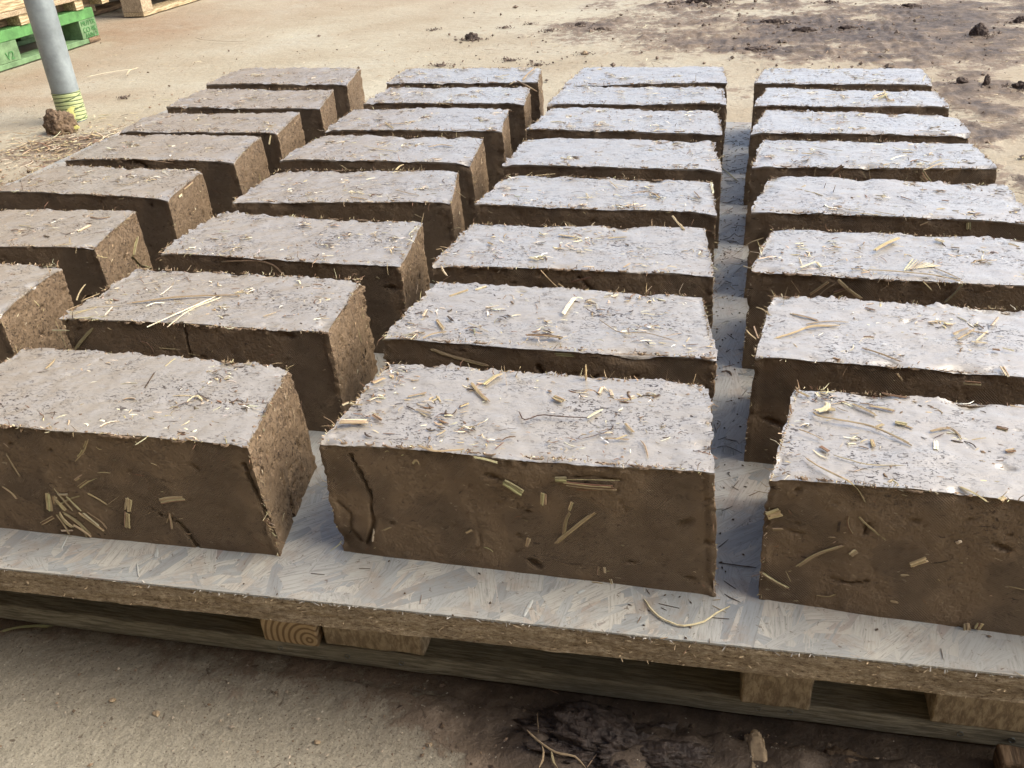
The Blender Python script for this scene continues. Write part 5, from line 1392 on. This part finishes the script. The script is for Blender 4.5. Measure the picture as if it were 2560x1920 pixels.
    tag(fo, kind='stuff')
    # splinters standing off the front rim
    A = Acc()
    for _ in range(900):
        x = r.uniform(-1.0, .38)
        t = (x + 1.452) / 1.852
        y = 0.455 + .075 * t
        low = r.random() < .45
        z = Z0 - (r.uniform(.002, .027) if low else r.uniform(0, .002))
        L = r.uniform(.0015, .005) * (1.8 if r.random() < .04 else 1)
        d = np.array([r.normal(0, 1), -abs(r.normal(0, .35)), r.normal(0, .18)]); d /= np.linalg.norm(d)
        p = np.array([x, y - .0005, z])
        cc = np.array((0.38, 0.29, 0.18)) * r.uniform(.6, 1.4) if low else np.array((0.42, 0.40, 0.36)) * r.uniform(.6, 1.2)
        A.ribbon([p, p + d * L * .5, p + d * L], r.uniform(.0004, .0012), .0003, np.clip(cc, 0, 1), (0, 0, 1), seg=2, r=r)
    # strands lifted a little from the face
    for _ in range(10):
        x = r.uniform(-.9, .38); t = (x + 1.452) / 1.852
        y = 0.455 + .075 * t + abs(r.normal(0, .03)) + .002
        a = r.normal(1.1, .6)
        L = r.uniform(.006, .026)
        d = np.array([math.cos(a), math.sin(a), 0])
        p = np.array([x, y, Z0 + .0012])
        cc = np.array((0.34, 0.35, 0.33)) * r.uniform(.85, 1.2) if r.random() < .93 else np.array((.25, .2, .16))
        A.ribbon([p, p + d * L * .5 + (0, 0, .0003), p + d * L], r.uniform(.0012, .004), .0004, np.clip(cc, 0, 1), (0, 0, 1), seg=3, r=r)
    so = A.build('loose_flakes', root, M_straw)
    so.matrix_parent_inverse = Matrix.Translation(-Vector(root.location))
    tag(so, kind='stuff')
    tag(root, 'weathered flakeboard sheet with grey white face and rough brown edge carrying the bricks', 'board')


board()


# ------------------------------------------------------------------ timber boxes
def rough_box(name, p0, p1, m, parent=None, res=0.012, amp=0.0012, seed=1, bev=0.002, yaw=0.0, piv=None):
    p0, p1 = np.array(p0, float), np.array(p1, float)
    L = p1 - p0
    n = np.maximum(1, np.minimum(60, np.round(L / res).astype(int)))
    K, Fs, off = [], [], 0
    for ax in range(3):
        for sd_ in (0, 1):
            a, b = [q for q in range(3) if q != ax]
            ii, jj = np.meshgrid(np.arange(n[a] + 1), np.arange(n[b] + 1), indexing='ij')
            k = np.zeros((*ii.shape, 3), np.int64)
            k[..., a] = ii; k[..., b] = jj; k[..., ax] = n[ax] if sd_ else 0
            idx = off + np.arange(ii.size).reshape(ii.shape)
            q = np.stack([idx[:-1, :-1], idx[1:, :-1], idx[1:, 1:], idx[:-1, 1:]], -1).reshape(-1, 4)
            if (ax in (0, 2)) != bool(sd_): q = q[:, ::-1]
            K.append(k.reshape(-1, 3)); Fs.append(q); off += ii.size
    K = np.concatenate(K); F = np.concatenate(Fs)
    key1 = (K[:, 0] * 4096 + K[:, 1]) * 4096 + K[:, 2]
    u, first, inv = np.unique(key1, return_index=True, return_inverse=True)
    K = K[first]; F = inv.ravel()[F]
    P = p0 + K / n * L
    D = np.sign((K == n).astype(float) - (K == 0).astype(float))
    P = P + D * (fbm(P, 40, 3, seed)[:, None] * amp)
    ctr = (p0 + p1) / 2
    P -= ctr
    if yaw:
        c, s = math.cos(yaw), math.sin(yaw)
        P = np.c_[P[:, 0] * c - P[:, 1] * s, P[:, 0] * s + P[:, 1] * c, P[:, 2]]
    me = mesh_np(name, P, F)
    me.set_sharp_from_angle(angle=math.radians(40))
    o = link(name, me, parent, [m])
    if bev:
        bm_ = o.modifiers.new('bevel', 'BEVEL'); bm_.width = bev; bm_.segments = 2; bm_.limit_method = 'ANGLE'; bm_.angle_limit = math.radians(50)
    if piv is not None and yaw:
        d = ctr - np.array(piv)
        c, s = math.cos(yaw), math.sin(yaw)
        ctr = np.array(piv) + np.array([d[0] * c - d[1] * s, d[0] * s + d[1] * c, d[2]])
    if parent is not None:
        ctr = ctr - np.array(parent.location)
    o.location = ctr
    return o


def tube(name, zs, rad, m, parent, n=48, cols=None):
    a = np.linspace(0, 2 * math.pi, n, endpoint=False)
    V = np.array([(rr * math.cos(t), rr * math.sin(t), z) for z, rr in zip(zs, rad) for t in a])
    F = np.array([(i * n + j, i * n + (j + 1) % n, (i + 1) * n + (j + 1) % n, (i + 1) * n + j) for i in range(len(zs) - 1) for j in range(n)])
    me = mesh_np(name, V, F, cols)
    return link(name, me, parent, [m])


# pallet that carries the board
pal = empty('wooden_pallet', (-0.5, 1.1, 0))
YW, PV = math.radians(1.7), (0, 0.578, 0)
kw = dict(yaw=YW, piv=PV)
rough_box('bottom_board', (-1.42, .576, 0.001), (.36, .690, .022), M_deck, pal, seed=3, **kw)
rough_box('bottom_board', (-1.42, 1.15, 0.001), (.36, 1.25, .022), M_deck, pal, res=.05, seed=4, **kw)
rough_box('bottom_board', (-1.42, 1.75, 0.001), (.36, 1.86, .022), M_deck, pal, res=.05, seed=5, **kw)
bx = [(-.4235, -.3665, M_pine, .573), (-.3615, -.262, M_block, .578), (.0285, .0865, M_block, .571), (.184, .300, M_block, .575), (-.90, -.80, M_block, .578), (-1.4, -1.3, M_block, .578)]
for i, (a, b, m_, y0) in enumerate(bx):
    o = rough_box('spacer_block', (a, y0, .0225), (b, .685, .0995), m_, pal, res=.004 if i < 4 else .02, seed=20 + i, amp=.0012, **kw)
    if m_ is M_pine: o['label'] = 'pale pine block showing curved growth rings'
    for y in (1.16, 1.77):
        rough_box('spacer_block', (a, y, .0225), (b, y + .09, .0995), M_block, pal, res=.03, seed=40 + i, **kw)
for i, y in enumerate((.585, .78, .98, 1.16, 1.38, 1.58, 1.77)):
    rough_box('deck_board', (-1.42, y, .100), (.36, y + .098, .1215), M_deck, pal, res=.03, seed=60 + i, **kw)
for xn in (-.41, -.34, -.285, .045, .072, .21, .25):
    n_o = tube('nail', [0, .0015], [.0026, .0026], M_galv, pal, 10)
    n_o.rotation_euler = (math.pi / 2, 0, 0)
    n_o.location = (xn - pal.location[0], .5765 + (xn) * math.tan(YW) - pal.location[1] + .0002, .012)
tag(pal, 'low wooden pallet with damp grey boards under the flakeboard sheet', 'pallet')


# ------------------------------------------------------------------ ground
def g_masks(P):
    x, y = P[:, 0], P[:, 1]
    Q = np.c_[x, y, np.zeros(len(x))]
    n1 = fbm(Q, 1.6, 4, 71); n2 = fbm(Q, 6, 4, 72); n3 = fbm(Q * np.array([1, 1.0, 1]), 18, 3, 73)

    def gs(cx, cy, sx, sy, a=0.0):
        dx, dy = x - cx, y - cy
        c, s = math.cos(a), math.sin(a)
        return np.exp(-(((dx * c + dy * s) / sx) ** 2 + ((-dx * s + dy * c) / sy) ** 2))
    # trampled mud, back right
    edge = 1 / (1 + np.exp(-((x + 0.75) * 2.2 + (y - 3.55) * 0.4 + n1 * 1.0)))
    far = 1 / (1 + np.exp(-(y - 2.7) * 2.0))
    mud = edge * far * (0.46 + 0.55 * n2 + 0.5 * n3)
    mud += 0.50 * gs(.10, 3.75, .65, .30) + 0.4 * gs(-.6, 4.1, .35, .35) + .35 * gs(.75, 4.1, .5, .35)
    mud += 0.52 * gs(.64, 2.3, .38, 1.1) * (0.7 + 1.2 * n2 + n3)
    for cx, cy, sx, sy, am in ((.06, 4.03, .14, .07, .6), (.17, 3.82, .13, .06, .6), (.0, 3.50, .16, .05, .6), (.34, 3.86, .12, .06, .5), (-.72, 4.04, .12, .06, .4), (.6, 4.3, .25, .08, .5), (-.25, 4.58, .3, .1, .6), (.25, 3.65, .3, .05, .35), (-.3, 3.2, .25, .06, .3), (.35, 3.35, .3, .05, .3)):
        mud += am * gs(cx, cy, sx, sy) * (.8 + n3)
    # around the pole foot and left rim of the board
    mud += 0.55 * gs(-1.95, 2.25, .26, .16, .7) + .40 * gs(-1.75, 2.0, .22, .34, .2) + .25 * gs(-1.55, 1.6, .25, .5)
    # mud below the pallet front; the long band also paints in its shade
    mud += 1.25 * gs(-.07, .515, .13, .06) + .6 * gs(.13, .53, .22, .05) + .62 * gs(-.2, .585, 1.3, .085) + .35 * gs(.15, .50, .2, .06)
    mud = mud + .16 * n2
    st = .75 * gs(-2.75, 3.1, .28, .9, -.05) + .8 * gs(-2.9, 4.1, .45, .35) + .5 * gs(-2.45, 2.75, .5, .09, .3) + .45 * gs(-2.0, 4.9, 1.0, .5, .4)
    st += .5 * gs(-3.05, 4.7, .25, .9) + .35 * gs(-1.6, 2.0, .5, .5) + .22 * gs(-.3, .53, 1.6, .08) + .35 * gs(0.6, 3.0, .8, 1.5)
    st += .25 * np.clip(n1, 0, 1)
    grey = 1 / (1 + np.exp((y - .95) * 7))  # near ground greyed: cool shade tone put into the colour
    return np.clip(mud, 0, 1), np.clip(st, 0, 1), np.clip(grey, 0, 1)


def ground():
    xs = np.unique(np.round(np.concatenate([-np.geomspace(3.6, 80, 22), np.arange(-3.6, -1.0, .022), np.arange(-1.0, .6, .008), np.arange(.6, 1.6, .02), np.geomspace(1.6, 80, 22)]), 5))
    ys = np.unique(np.round(np.concatenate([-np.geomspace(.3, 60, 16), np.arange(-.3, .3, .03), np.arange(.3, .62, .005), np.arange(.62, 5.6, .020), np.geomspace(5.6, 120, 24)]), 5))
    X, Y = np.meshgrid(xs, ys, indexing='ij')
    P = np.c_[X.ravel(), Y.ravel(), np.zeros(X.size)]
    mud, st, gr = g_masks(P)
    Q = P.copy()
    m_ = np.clip((mud - .3) * 2.5, 0, 1)
    z = -.004 + .0015 * fbm(Q, 9, 3, 80)
    free = 1 - ((P[:, 0] > -1.6) & (P[:, 0] < .55) & (P[:, 1] > .545) & (P[:, 1] < 2.05)).astype(float)
    lump = np.abs(fbm(Q, 22, 4, 81)) * .020 + np.abs(fbm(Q, 60, 4, 82)) * .010
    fine = .0016 * fbm(Q, 160, 2, 83)
    mound = np.exp(-(((P[:, 0] + .06) / .095) ** 2 + ((P[:, 1] - .520) / .045) ** 2)) + .6 * np.exp(-(((P[:, 0] - .12) / .08) ** 2 + ((P[:, 1] - .535) / .03) ** 2))
    z = z + free * m_ * lump + fine * free + free * mound * (.012 + .012 * fbm(Q, 45, 4, 88) + .005 * fbm(Q, 150, 2, 89))
    P[:, 2] = np.where(free > 0, z, np.minimum(z, -.001))
    idx = np.arange(len(P)).reshape(X.shape)
    F = np.stack([idx[:-1, :-1], idx[1:, :-1], idx[1:, 1:], idx[:-1, 1:]], -1).reshape(-1, 4)
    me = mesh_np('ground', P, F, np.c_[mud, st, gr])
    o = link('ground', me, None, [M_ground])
    tag(o, kind='structure')


ground()


def ground_z(x, y): return 0.0


# ------------------------------------------------------------------ lumps, clods, pebbles
def lump(name, loc, size, m, seed, label, cat, group=None, sub=4, rough=.28, sq=1.0, yaw=0.0):
    import bmesh
    bm = bmesh.new()
    bmesh.ops.create_icosphere(bm, subdivisions=sub, radius=1)
    V = np.array([v.co[:] for v in bm.verts]); F = np.array([[v.index for v in f.verts] for f in bm.faces])
    bm.free()
    d = 1 + rough * fbm(V + seed * 3.1, 1.3, 4, seed) * 1.6 + rough * .9 * fbm(V + seed, 4, 4, seed + 5, .65) + rough * .5 * np.abs(fbm(V + seed, 11, 2, seed + 6))
    V = np.sign(V) * np.abs(V) ** sq
    V = V * d[:, None] * np.array(size)
    V[:, 2] = np.maximum(V[:, 2], -size[2] * .45)
    V[:, 2] += size[2] * .42
    c, s = math.cos(yaw), math.sin(yaw)
    V = np.c_[V[:, 0] * c - V[:, 1] * s, V[:, 0] * s + V[:, 1] * c, V[:, 2]]
    me = mesh_np(name, V, F)
    o = link(name, me, None, [m])
    o.location = (loc[0], loc[1], loc[2] if len(loc) > 2 else -.004)
    if label: tag(o, label, cat, group)
    return o


lump('mud_lump', (-2.03, 2.385), (.041, .038, .046), M_mudl, 3, 'large brown mud lump packed against the foot of the pole', 'mud lump', sub=5, rough=.3)
CLODS = [((1180, 95), (-1.12, 3.77), (.050, .030, .036), 'largest lone dark clod with an upright tip on the pale far ground'),
         ((1750, 5), (-.25, 4.58), (.15, .06, .035), 'long dark mud heap cut by the top edge of the picture'),
         (0, (.765, 3.70), (.050, .035, .052), 'tall dark clod standing at the upper right of the picture'),
         (0, (.590, 2.965), (.036, .025, .028), 'left clod of the three dark clods right of the bricks'),
         (0, (.653, 2.955), (.018, .018, .042), 'narrow upright middle clod of the three dark clods right of the bricks'),
         (0, (.738, 2.915), (.040, .026, .030), 'right clod of the three dark clods right of the bricks'),
         (0, (.694, 2.95), (.010, .008, .008), 'tiny dark crumb between the middle and right clods'),
         (0, (-.604, 3.46), (.020, .016, .018), 'round greenish grey pebble on the yellow ground behind the bricks'),
         (0, (.06, 4.03), (.085, .03, .022), 'dark flat clod in the middle of the far mud patch'),
         (0, (.17, 3.82), (.075, .03, .025), 'wide crumbly clod in the far mud patch behind the right hand column'),
         (0, (.00, 3.50), (.075, .03, .014), 'low flat mud clod nearest the right hand column of bricks'),
         (0, (.34, 3.86), (.060, .022, .020), 'dark long clod lying right of the crumbly one in the mud'),
         (0, (-.72, 4.04), (.045, .022, .018), 'small clod at the left border of the muddy area'),
         (0, (-.62, 3.93), (.040, .02, .015), 'small brown clod just behind the left border mud clod'),
         (0, (-1.10, 3.28), (.032, .018, .010), 'low fibrous mud scrap on the pale ground behind the second column'),
         (0, (-.86, 3.36), (.030, .012, .007), 'thin brown scrap on the pale ground behind the third column'),
         (0, (-.74, 3.28), (.026, .012, .008), 'reddish crumb behind the third column of bricks'),
         (0, (-.80, 2.10), (.030, .02, .03), 'dark crumb pressed against the rear left of the second column'),
         (0, (-1.33, 2.02, .0), (.03, .02, .05), 'dark broken clod behind the sixth brick of the left column'),
         (0, (-2.46, 2.60), (.012, .010, .012), 'small purple brown crumb on the ground left of the pole'),
         (0, (-2.10, 2.80), (.012, .010, .010), 'small dark crumb on the ground right of the pole'),
         (0, (-1.36, 4.0), (.012, .009, .009), 'first of the small crumbs behind the lone clod'),
         (0, (-1.05, 4.02), (.016, .011, .011), 'second small crumb behind and right of the lone clod'),
         (0, (-.95, 4.10), (.014, .010, .010), 'third small crumb farthest behind the lone clod'),
         (0, (-.83, 3.93), (.022, .014, .013), 'squat crumb between the lone clod and the muddy area'),
         (0, (.30, 4.5), (.035, .02, .018), 'small clod on the mud near the top edge of the picture'),
         (0, (.62, 4.35), (.06, .03, .02), 'broad flat clod at the top right of the muddy area'),
         (0, (.95, 3.95), (.05, .03, .03), 'dark clod at the right edge of the picture'),
         (0, (-.14, 3.02), (.014, .010, .012), 'round dark crumb behind the gap between the right hand columns')]
CLODS = [(q_, l_, tuple(.52 * v_ for v_ in s_), t_) for q_, l_, s_, t_ in CLODS]
for i, (_, loc, sz, lab) in enumerate(CLODS):
    lump('pebble' if 'pebble' in lab else 'mud_clod', loc, sz, M_stone if 'pebble' in lab else M_clod, 30 + i, lab, 'pebble' if 'pebble' in lab else 'clod', 'clods and crumbs of mud on the ground', sub=5 if sz[0] > .02 else 4, rough=.2 if 'pebble' in lab else .42)

lump('stone_flake', (.045, .532), (.0085, .027, .008), M_stone, 91, 'pale mottled stone flake pointing at the pallet below the gap', 'stone', sub=5, rough=.16, sq=.55, yaw=.08)
o = rough_box('wood_offcut', (.236, .555, -.002), (.31, .573, .017), M_brownw, None, res=.004, amp=.002, seed=8)
tag(o, 'red brown wood offcut lying against the pallet in the lower right corner', 'wood offcut')
lump('mud_heap', (-.062, .516, -.006), (.068, .030, .018), M_heap, 77, 'dark wet mud heap with pale roots over it below the pallet at bottom centre', 'mud heap', sub=6, rough=.6)
PEB = [((-.498, .478), .0024, 'small brown pebble on the grey concrete at the lower left', M_stone), ((-.55, .484), .0022, 'grey angular pebble left of the small brown one', M_stone),
       ((-.335, .478), .0018, 'small pale pebble on the grey ground below the ring patterned block', M_stone), ((-.235, .495), .002, 'tiny tan pebble left of the dark mud heap', M_stone),
       ((-.225, .465), .0035, 'crumpled pale flake of stone near the bottom edge left of the roots', M_stone), ((-.09, .533), .011, 'dark mud lump half under the pallet edge', M_clod),
       ((-.05, .505), .010, 'rounded dark mud lump right of the branching root', M_clod), ((-.135, .500), .009, 'dark crumbly lump behind the branching root', M_clod),
       ((.115, .545), .012, 'muddy brown lump right of the pale stone flake', M_mudl), ((-.005, .515), .004, 'reddish pebble left of the pale stone flake', M_red)]
for i, (p, s_, lab, m_) in enumerate(PEB):
    lump('pebble' if s_ < .007 else 'mud_clod', (*p, -.003), (s_ * 1.4, s_, s_ * (.8 if s_ < .007 else .5)), m_, 60 + i, lab, 'pebble' if s_ < .007 else 'clod', 'pebbles and lumps in front of the pallet', sub=4, rough=.45)

# ------------------------------------------------------------------ loose litter (uncountable)
A = Acc(); r = np.random.default_rng(91)
def litter(n, cx, cy, sx, sy, rot, cols, lmax=.04, w=(.001, .004), z=.001):
    for _ in range(n):
        a = r.normal(0, 1, 2); c, s = math.cos(rot), math.sin(rot)
        x = cx + a[0] * sx * c - a[1] * sy * s; y = cy + a[0] * sx * s + a[1] * sy * c
        if -1.46 < x < .41 and .44 < y < 2.07: continue
        L = r.uniform(.006, lmax) * (0.4 + r.random()); an = r.random() * 6.28
        p = np.array([x, y, z + r.uniform(0, .006)]); d = np.array([math.cos(an), math.sin(an), r.normal(0, .08)])
        A.ribbon([p, p + d * L * .5 + r.normal(0, L * .08, 3) * (1, 1, .2), p + d * L], r.uniform(*w), .0006, pcol(int(r.choice(cols)), r), (0, 0, 1), seg=3, r=r)
litter(700, -1.66, 1.95, .10, .22, .55, [0, 1, 2, 2, 3, 1, 5, 3, 0], .045, (.0015, .006))
litter(380, -1.90, 2.24, .13, .09, 0, [0, 1, 2, 3, 3, 2, 1], .045, (.0015, .006))
litter(90, -1.60, 2.5, .35, .12, 0, [2, 3, 1, 4], .03)
litter(160, -1.6, 1.6, .07, .15, 0, [1, 2, 3, 0], .03)
litter(260, .1, 3.7, .6, .55, 0, [0, 2, 3, 4, 3, 2], .05)
litter(380, .70, 2.4, .28, .8, 0, [1, 2, 3, 4, 4, 0], .03)
litter(160, -1.0, 3.2, .7, .4, 0, [2, 3, 1, 4, 3], .03)
litter(50, -2.2, 3.2, .5, .6, 0, [2, 3, 0], .03)
litter(90, -.05, .515, .12, .03, 0, [3, 2, 4, 3, 2], .015, (.0005, .0015), z=.006)
litter(60, -.35, .5, .2, .03, 0, [3, 4, 0, 2], .006, (.0004, .001))
o = A.build('straw_litter'); tag(o, kind='stuff')
A = Acc(); r = np.random.default_rng(92)
def crumbs(n, cx, cy, sx, sy, s0, s1, cols=((.12, .09, .07),)):
    for _ in range(n):
        x, y = cx + r.normal() * sx, cy + r.normal() * sy
        if -1.46 < x < .41 and .56 < y < 2.07: continue
        s_ = r.uniform(s0, s1) * (1 if r.random() < .8 else 1.8)
        A.chip((x, y, s_ * .3), (s_ * 1.4, s_, s_ * .8), np.array(cols[r.integers(0, len(cols))]) * r.uniform(.6, 1.6), r)
crumbs(260, .15, 3.8, .7, .5, .0015, .006)
crumbs(260, .68, 2.3, .3, .9, .001, .005)
crumbs(70, -.9, 3.6, .7, .6, .001, .004)
crumbs(160, -2.2, 2.9, .7, .8, .001, .003, ((.16, .11, .07),))
crumbs(400, -1.75, 2.05, .2, .25, .001, .004, ((.13, .085, .055), (.2, .15, .1)))
crumbs(700, -.25, .50, .3, .06, .0003, .0011, ((.10, .07, .05), (.3, .25, .19), (.17, .12, .08)))
crumbs(420, -.05, .51, .10, .035, .0004, .0016, ((.06, .042, .032), (.12, .085, .06)))
crumbs(260, .15, .53, .10, .03, .0004, .0015, ((.10, .07, .05), (.22, .17, .12)))
for _, loc, sz, lab in CLODS:
    crumbs(int(40 + 900 * sz[0]), loc[0], loc[1], sz[0] * .9 + .01, sz[0] * .8 + .01, .001, .0022 + sz[0] * .07, ((.10, .075, .06), (.13, .1, .08)))
o = A.build('mud_crumbs', None, M_straw); tag(o, kind='stuff')
# grit and fibre fallen on the board between the bricks
A = Acc(); r = np.random.default_rng(93)
for _ in range(700):
    if r.random() < .75:
        x = -.02 + r.normal() * .022; y = r.uniform(.5, 1.95)
    else:
        x = r.uniform(-1.4, .38); y = r.uniform(.50, .56) if r.random() < .3 else r.uniform(.5, 1.95)
    p = np.array([x, y, Z0 + .0014])
    if r.random() < .5: A.chip(p, (.0016, .001, .0008), np.array((.07, .05, .035)) * r.uniform(.6, 1.5), r)
    else:
        a = r.random() * 6.28; L = r.uniform(.003, .016)
        A.ribbon([p, p + np.array([math.cos(a), math.sin(a), 0]) * L + r.normal(0, .001, 3) * (1, 1, .1)], .0006, .0004, pcol(int(r.choice([4, 3, 2, 4])), r), (0, 0, 1), seg=2, r=r)
o = A.build('board_grit'); tag(o, kind='stuff')


# ------------------------------------------------------------------ pole
pole = empty('steel_pole', (-2.087, 2.52, 0))
zs = np.linspace(-.003, 2.6, 60)
tube('tube', zs, np.full(60, .0405), M_galv, pole)
zz = np.linspace(.0, .088, 120)
a = np.linspace(0, 2 * math.pi, 48, endpoint=False)
cols, rad = [], []
V, Cc = [], []
for z in zz:
    for t in a:
        ph = (z + .004 * math.cos(t - 2.2)) / .0115
        f = ph - math.floor(ph)
        dk = 1 if f < .26 else 0
        ph2 = (z - .010 * math.sin(t + .6)) / .034
        if ph2 - math.floor(ph2) < .09: dk = 1
        rr = .0425 - (.0008 if dk else 0)
        V.append((rr * math.cos(t), rr * math.sin(t), z))
        Cc.append((.08, .11, .05) if dk else (.40, .46, .22))
n = 48
F = np.array([(i * n + j, i * n + (j + 1) % n, (i + 1) * n + (j + 1) % n, (i + 1) * n + j) for i in range(len(zz) - 1) for j in range(n)])
link('tape_wrap', mesh_np('tape_wrap', V, F, Cc), pole, [M_tape])
A = Acc(); r = np.random.default_rng(5)
p0 = np.array([.030, -.030, .045])
A.ribbon([p0, p0 + (.022, -.028, .004), p0 + (.040, -.062, -.012), p0 + (.060, -.085, -.022), p0 + (.088, -.105, -.038)], .017, .0012, (.40, .38, .12), (.3, -.5, .8), taper=(1, .8), seg=16, wob=.003, r=r)
A.ribbon([p0 + (.005, -.02, .0), p0 + (.03, -.055, -.004), p0 + (.060, -.078, -.022)], .010, .001, (.36, .36, .10), (.6, -.2, .7), taper=(1, .8), seg=9, wob=.003, r=r)
A.build('tape_tail', pole, M_tape)
tag(pole, 'upright galvanised steel pole with striped yellow tape wound round its foot', 'pole')

# ------------------------------------------------------------------ stacked pallets at the far left
GX = -2.94
gp = empty('green_pallet', (GX - .4, 3.28, 0))
y0, y1 = 2.68, 3.88
for xa, xb in ((GX - .1, GX), (GX - .47, GX - .33), (GX - .8, GX - .7)):
    rough_box('bottom_board', (xa, y0, .001), (xb, y1 - (.08 if xb == GX else 0), .022), M_greenp, gp, res=.03, seed=101)
    for ya, yb in ((y0, y0 + .115), (3.205, 3.352), (3.762, y1)):
        rough_box('spacer_block', (xa, ya, .0225), (xb - .0, yb, .100), M_greenp, gp, res=.02, seed=102)
rough_box('bottom_board', (GX - .1, y1 - .079, .0), (GX + .001, y1 + .001, .0215), M_brownw, gp, res=.03, seed=105)
for xa, xb in ((GX - .12, GX - .0), (GX - .45, GX - .34), (GX - .8, GX - .69)):
    rough_box('top_board', (xa, y0, .1005), (xb, y1, .143), M_green, gp, res=.03, seed=103)


def text(name, s, size, loc, parent, m=M_ink):
    cu = bpy.data.curves.new(name, 'FONT'); cu.body = s; cu.size = size; cu.extrude = .0004; cu.align_x = 'CENTER'; cu.align_y = 'CENTER'
    o = bpy.data.objects.new(name, cu); sc.collection.objects.link(o); cu.materials.append(m)
    o.rotation_euler = (math.pi / 2, 0, math.pi / 2)
    bpy.context.view_layer.update()
    me = bpy.data.meshes.new_from_object(o)
    bpy.data.objects.remove(o)
    o = link(name, me, parent)
    o.rotation_euler = (math.pi / 2, 0, math.pi / 2)
    o.location = Vector(loc) - Vector(parent.location)
    return o


text('stencil_mark', 'V2', .044, (GX + .0022, 3.292, .046), gp)
text('stencil_mark', 'MUTYR', .030, (GX + .0022, 3.820, .085), gp)
text('stencil_mark', 'CO 4K', .032, (GX + .0022, 3.822, .057), gp)
text('stencil_mark', 'ANN 2', .030, (GX + .0022, 3.826, .032), gp)
tag(gp, 'bright green painted pallet stencilled V2 at the bottom of the stack behind the pole', 'pallet')

bp = empty('battened_board', (GX - .3, 3.35, .144))
rough_box('sheet', (GX - .7, 2.6, .1855), (GX + .015, 4.02, .205), M_edge, bp, res=.03, seed=110)
for ya, yb in ((2.75, 2.81), (3.398, 3.452), (3.758, 3.812), (3.945, 4.0)):
    rough_box('batten', (GX - .7, ya, .145), (GX + .010, yb, .185), M_pale, bp, res=.03, seed=111)
rough_box('rail', (GX - .14, 2.7, .146), (GX - .055, 3.99, .184), M_brownw, bp, res=.03, seed=112)
tag(bp, 'sheet on pale battens laid across the green pallet', 'board')
tp = empty('natural_pallet', (GX - .35, 3.0, .206))
for ya, yb in ((2.62, 2.75), (3.05, 3.30), (3.31, 3.52)):
    rough_box('spacer_block', (GX - .12, ya, .206), (GX + .002, yb, .285), M_pale if ya > 3 else M_red, tp, res=.02, seed=120)
rough_box('top_board', (GX - .12, 2.6, .286), (GX + .002, 3.55, .308), M_pale, tp, res=.03, seed=121)
rough_box('top_board', (GX - .6, 2.6, .286), (GX - .48, 3.55, .308), M_pale, tp, res=.03, seed=122)
rough_box('spacer_block', (GX - .6, 3.3, .206), (GX - .48, 3.50, .285), M_pale, tp, res=.03, seed=123)
rough_box('spacer_block', (GX - .6, 2.62, .206), (GX - .48, 2.75, .285), M_pale, tp, res=.03, seed=124)
tag(tp, 'unpainted pale pallet topping the stack behind the pole', 'pallet')

fx, fy = -3.12, 4.512


def far_pallet(z0, lab, sd0):
    p = empty('weathered_pallet', (fx - .4, fy + .6, z0))
    for xa, xb in ((fx - .12, fx), (fx - .47, fx - .35), (fx - .8, fx - .68)):
        rough_box('bottom_board', (xa, fy, z0 + .001), (xb, fy + 1.2, z0 + .022), M_pale if xb == fx else M_brownw, p, res=.05, seed=sd0)
        for yy in (0, .53, 1.105):
            rough_box('spacer_block', (xa, fy + yy, z0 + .0225), (xb, fy + yy + .095, z0 + .100), M_block, p, res=.03, seed=sd0 + 1)
    for i in range(7):
        rough_box('deck_board', (fx - .8, fy + .0 + i * .183, z0 + .1005), (fx, fy + .1 + i * .183, z0 + .143), M_brownw, p, res=.05, seed=sd0 + 2)
    tag(p, lab, 'pallet', 'weathered pallets stacked behind the green pallet')


far_pallet(0, 'lowest weathered pallet of the far stack, its corner block on the ground', 130)
far_pallet(.144, 'second weathered pallet of the far stack, just above the picture edge', 140)
far_pallet(.288, 'topmost weathered pallet of the far stack', 150)

# ------------------------------------------------------------------ the shed added unseen behind the camera to block sky light
shed_blocker = empty('added_shed', (-.5, -2.2, 0))
rough_box('wall', (-7, -2.3, 0), (6, -2.2, 3.0), M_shed, shed_blocker, res=.5, seed=200)
rough_box('wall', (-7.1, -2.2, 0), (-7.0, -1.35, 3.0), M_shed, shed_blocker, res=.5, seed=201)
rough_box('roof', (-7.1, -2.3, 3.02), (6, -1.3, 3.08), M_shed, shed_blocker, res=.5, seed=203)
for px_ in (-6.9, 5.8):
    rough_box('post', (px_, -1.47, 0), (px_ + .12, -1.35, 3.01), M_shed, shed_blocker, res=.3, seed=204)
tag(shed_blocker, 'unseen added timber shed with a flat roof behind the photographer', 'shed_blocker')

barn_blocker = empty('barn_blocker', (-5.6, 5, 0))  # unseen wall and roof added to darken reflections on the left bricks
rough_box('wall', (-5.6, -2.0, 0), (-5.45, 15.0, 3.7), M_brownw, barn_blocker, res=.6, seed=210)
rough_box('roof', (-7.6, -2.2, 3.72), (-5.2, 15.2, 3.84), M_shed, barn_blocker, res=.6, seed=211)
tag(barn_blocker, 'long brown barn wall added unseen at the left to darken reflections', 'barn_blocker')
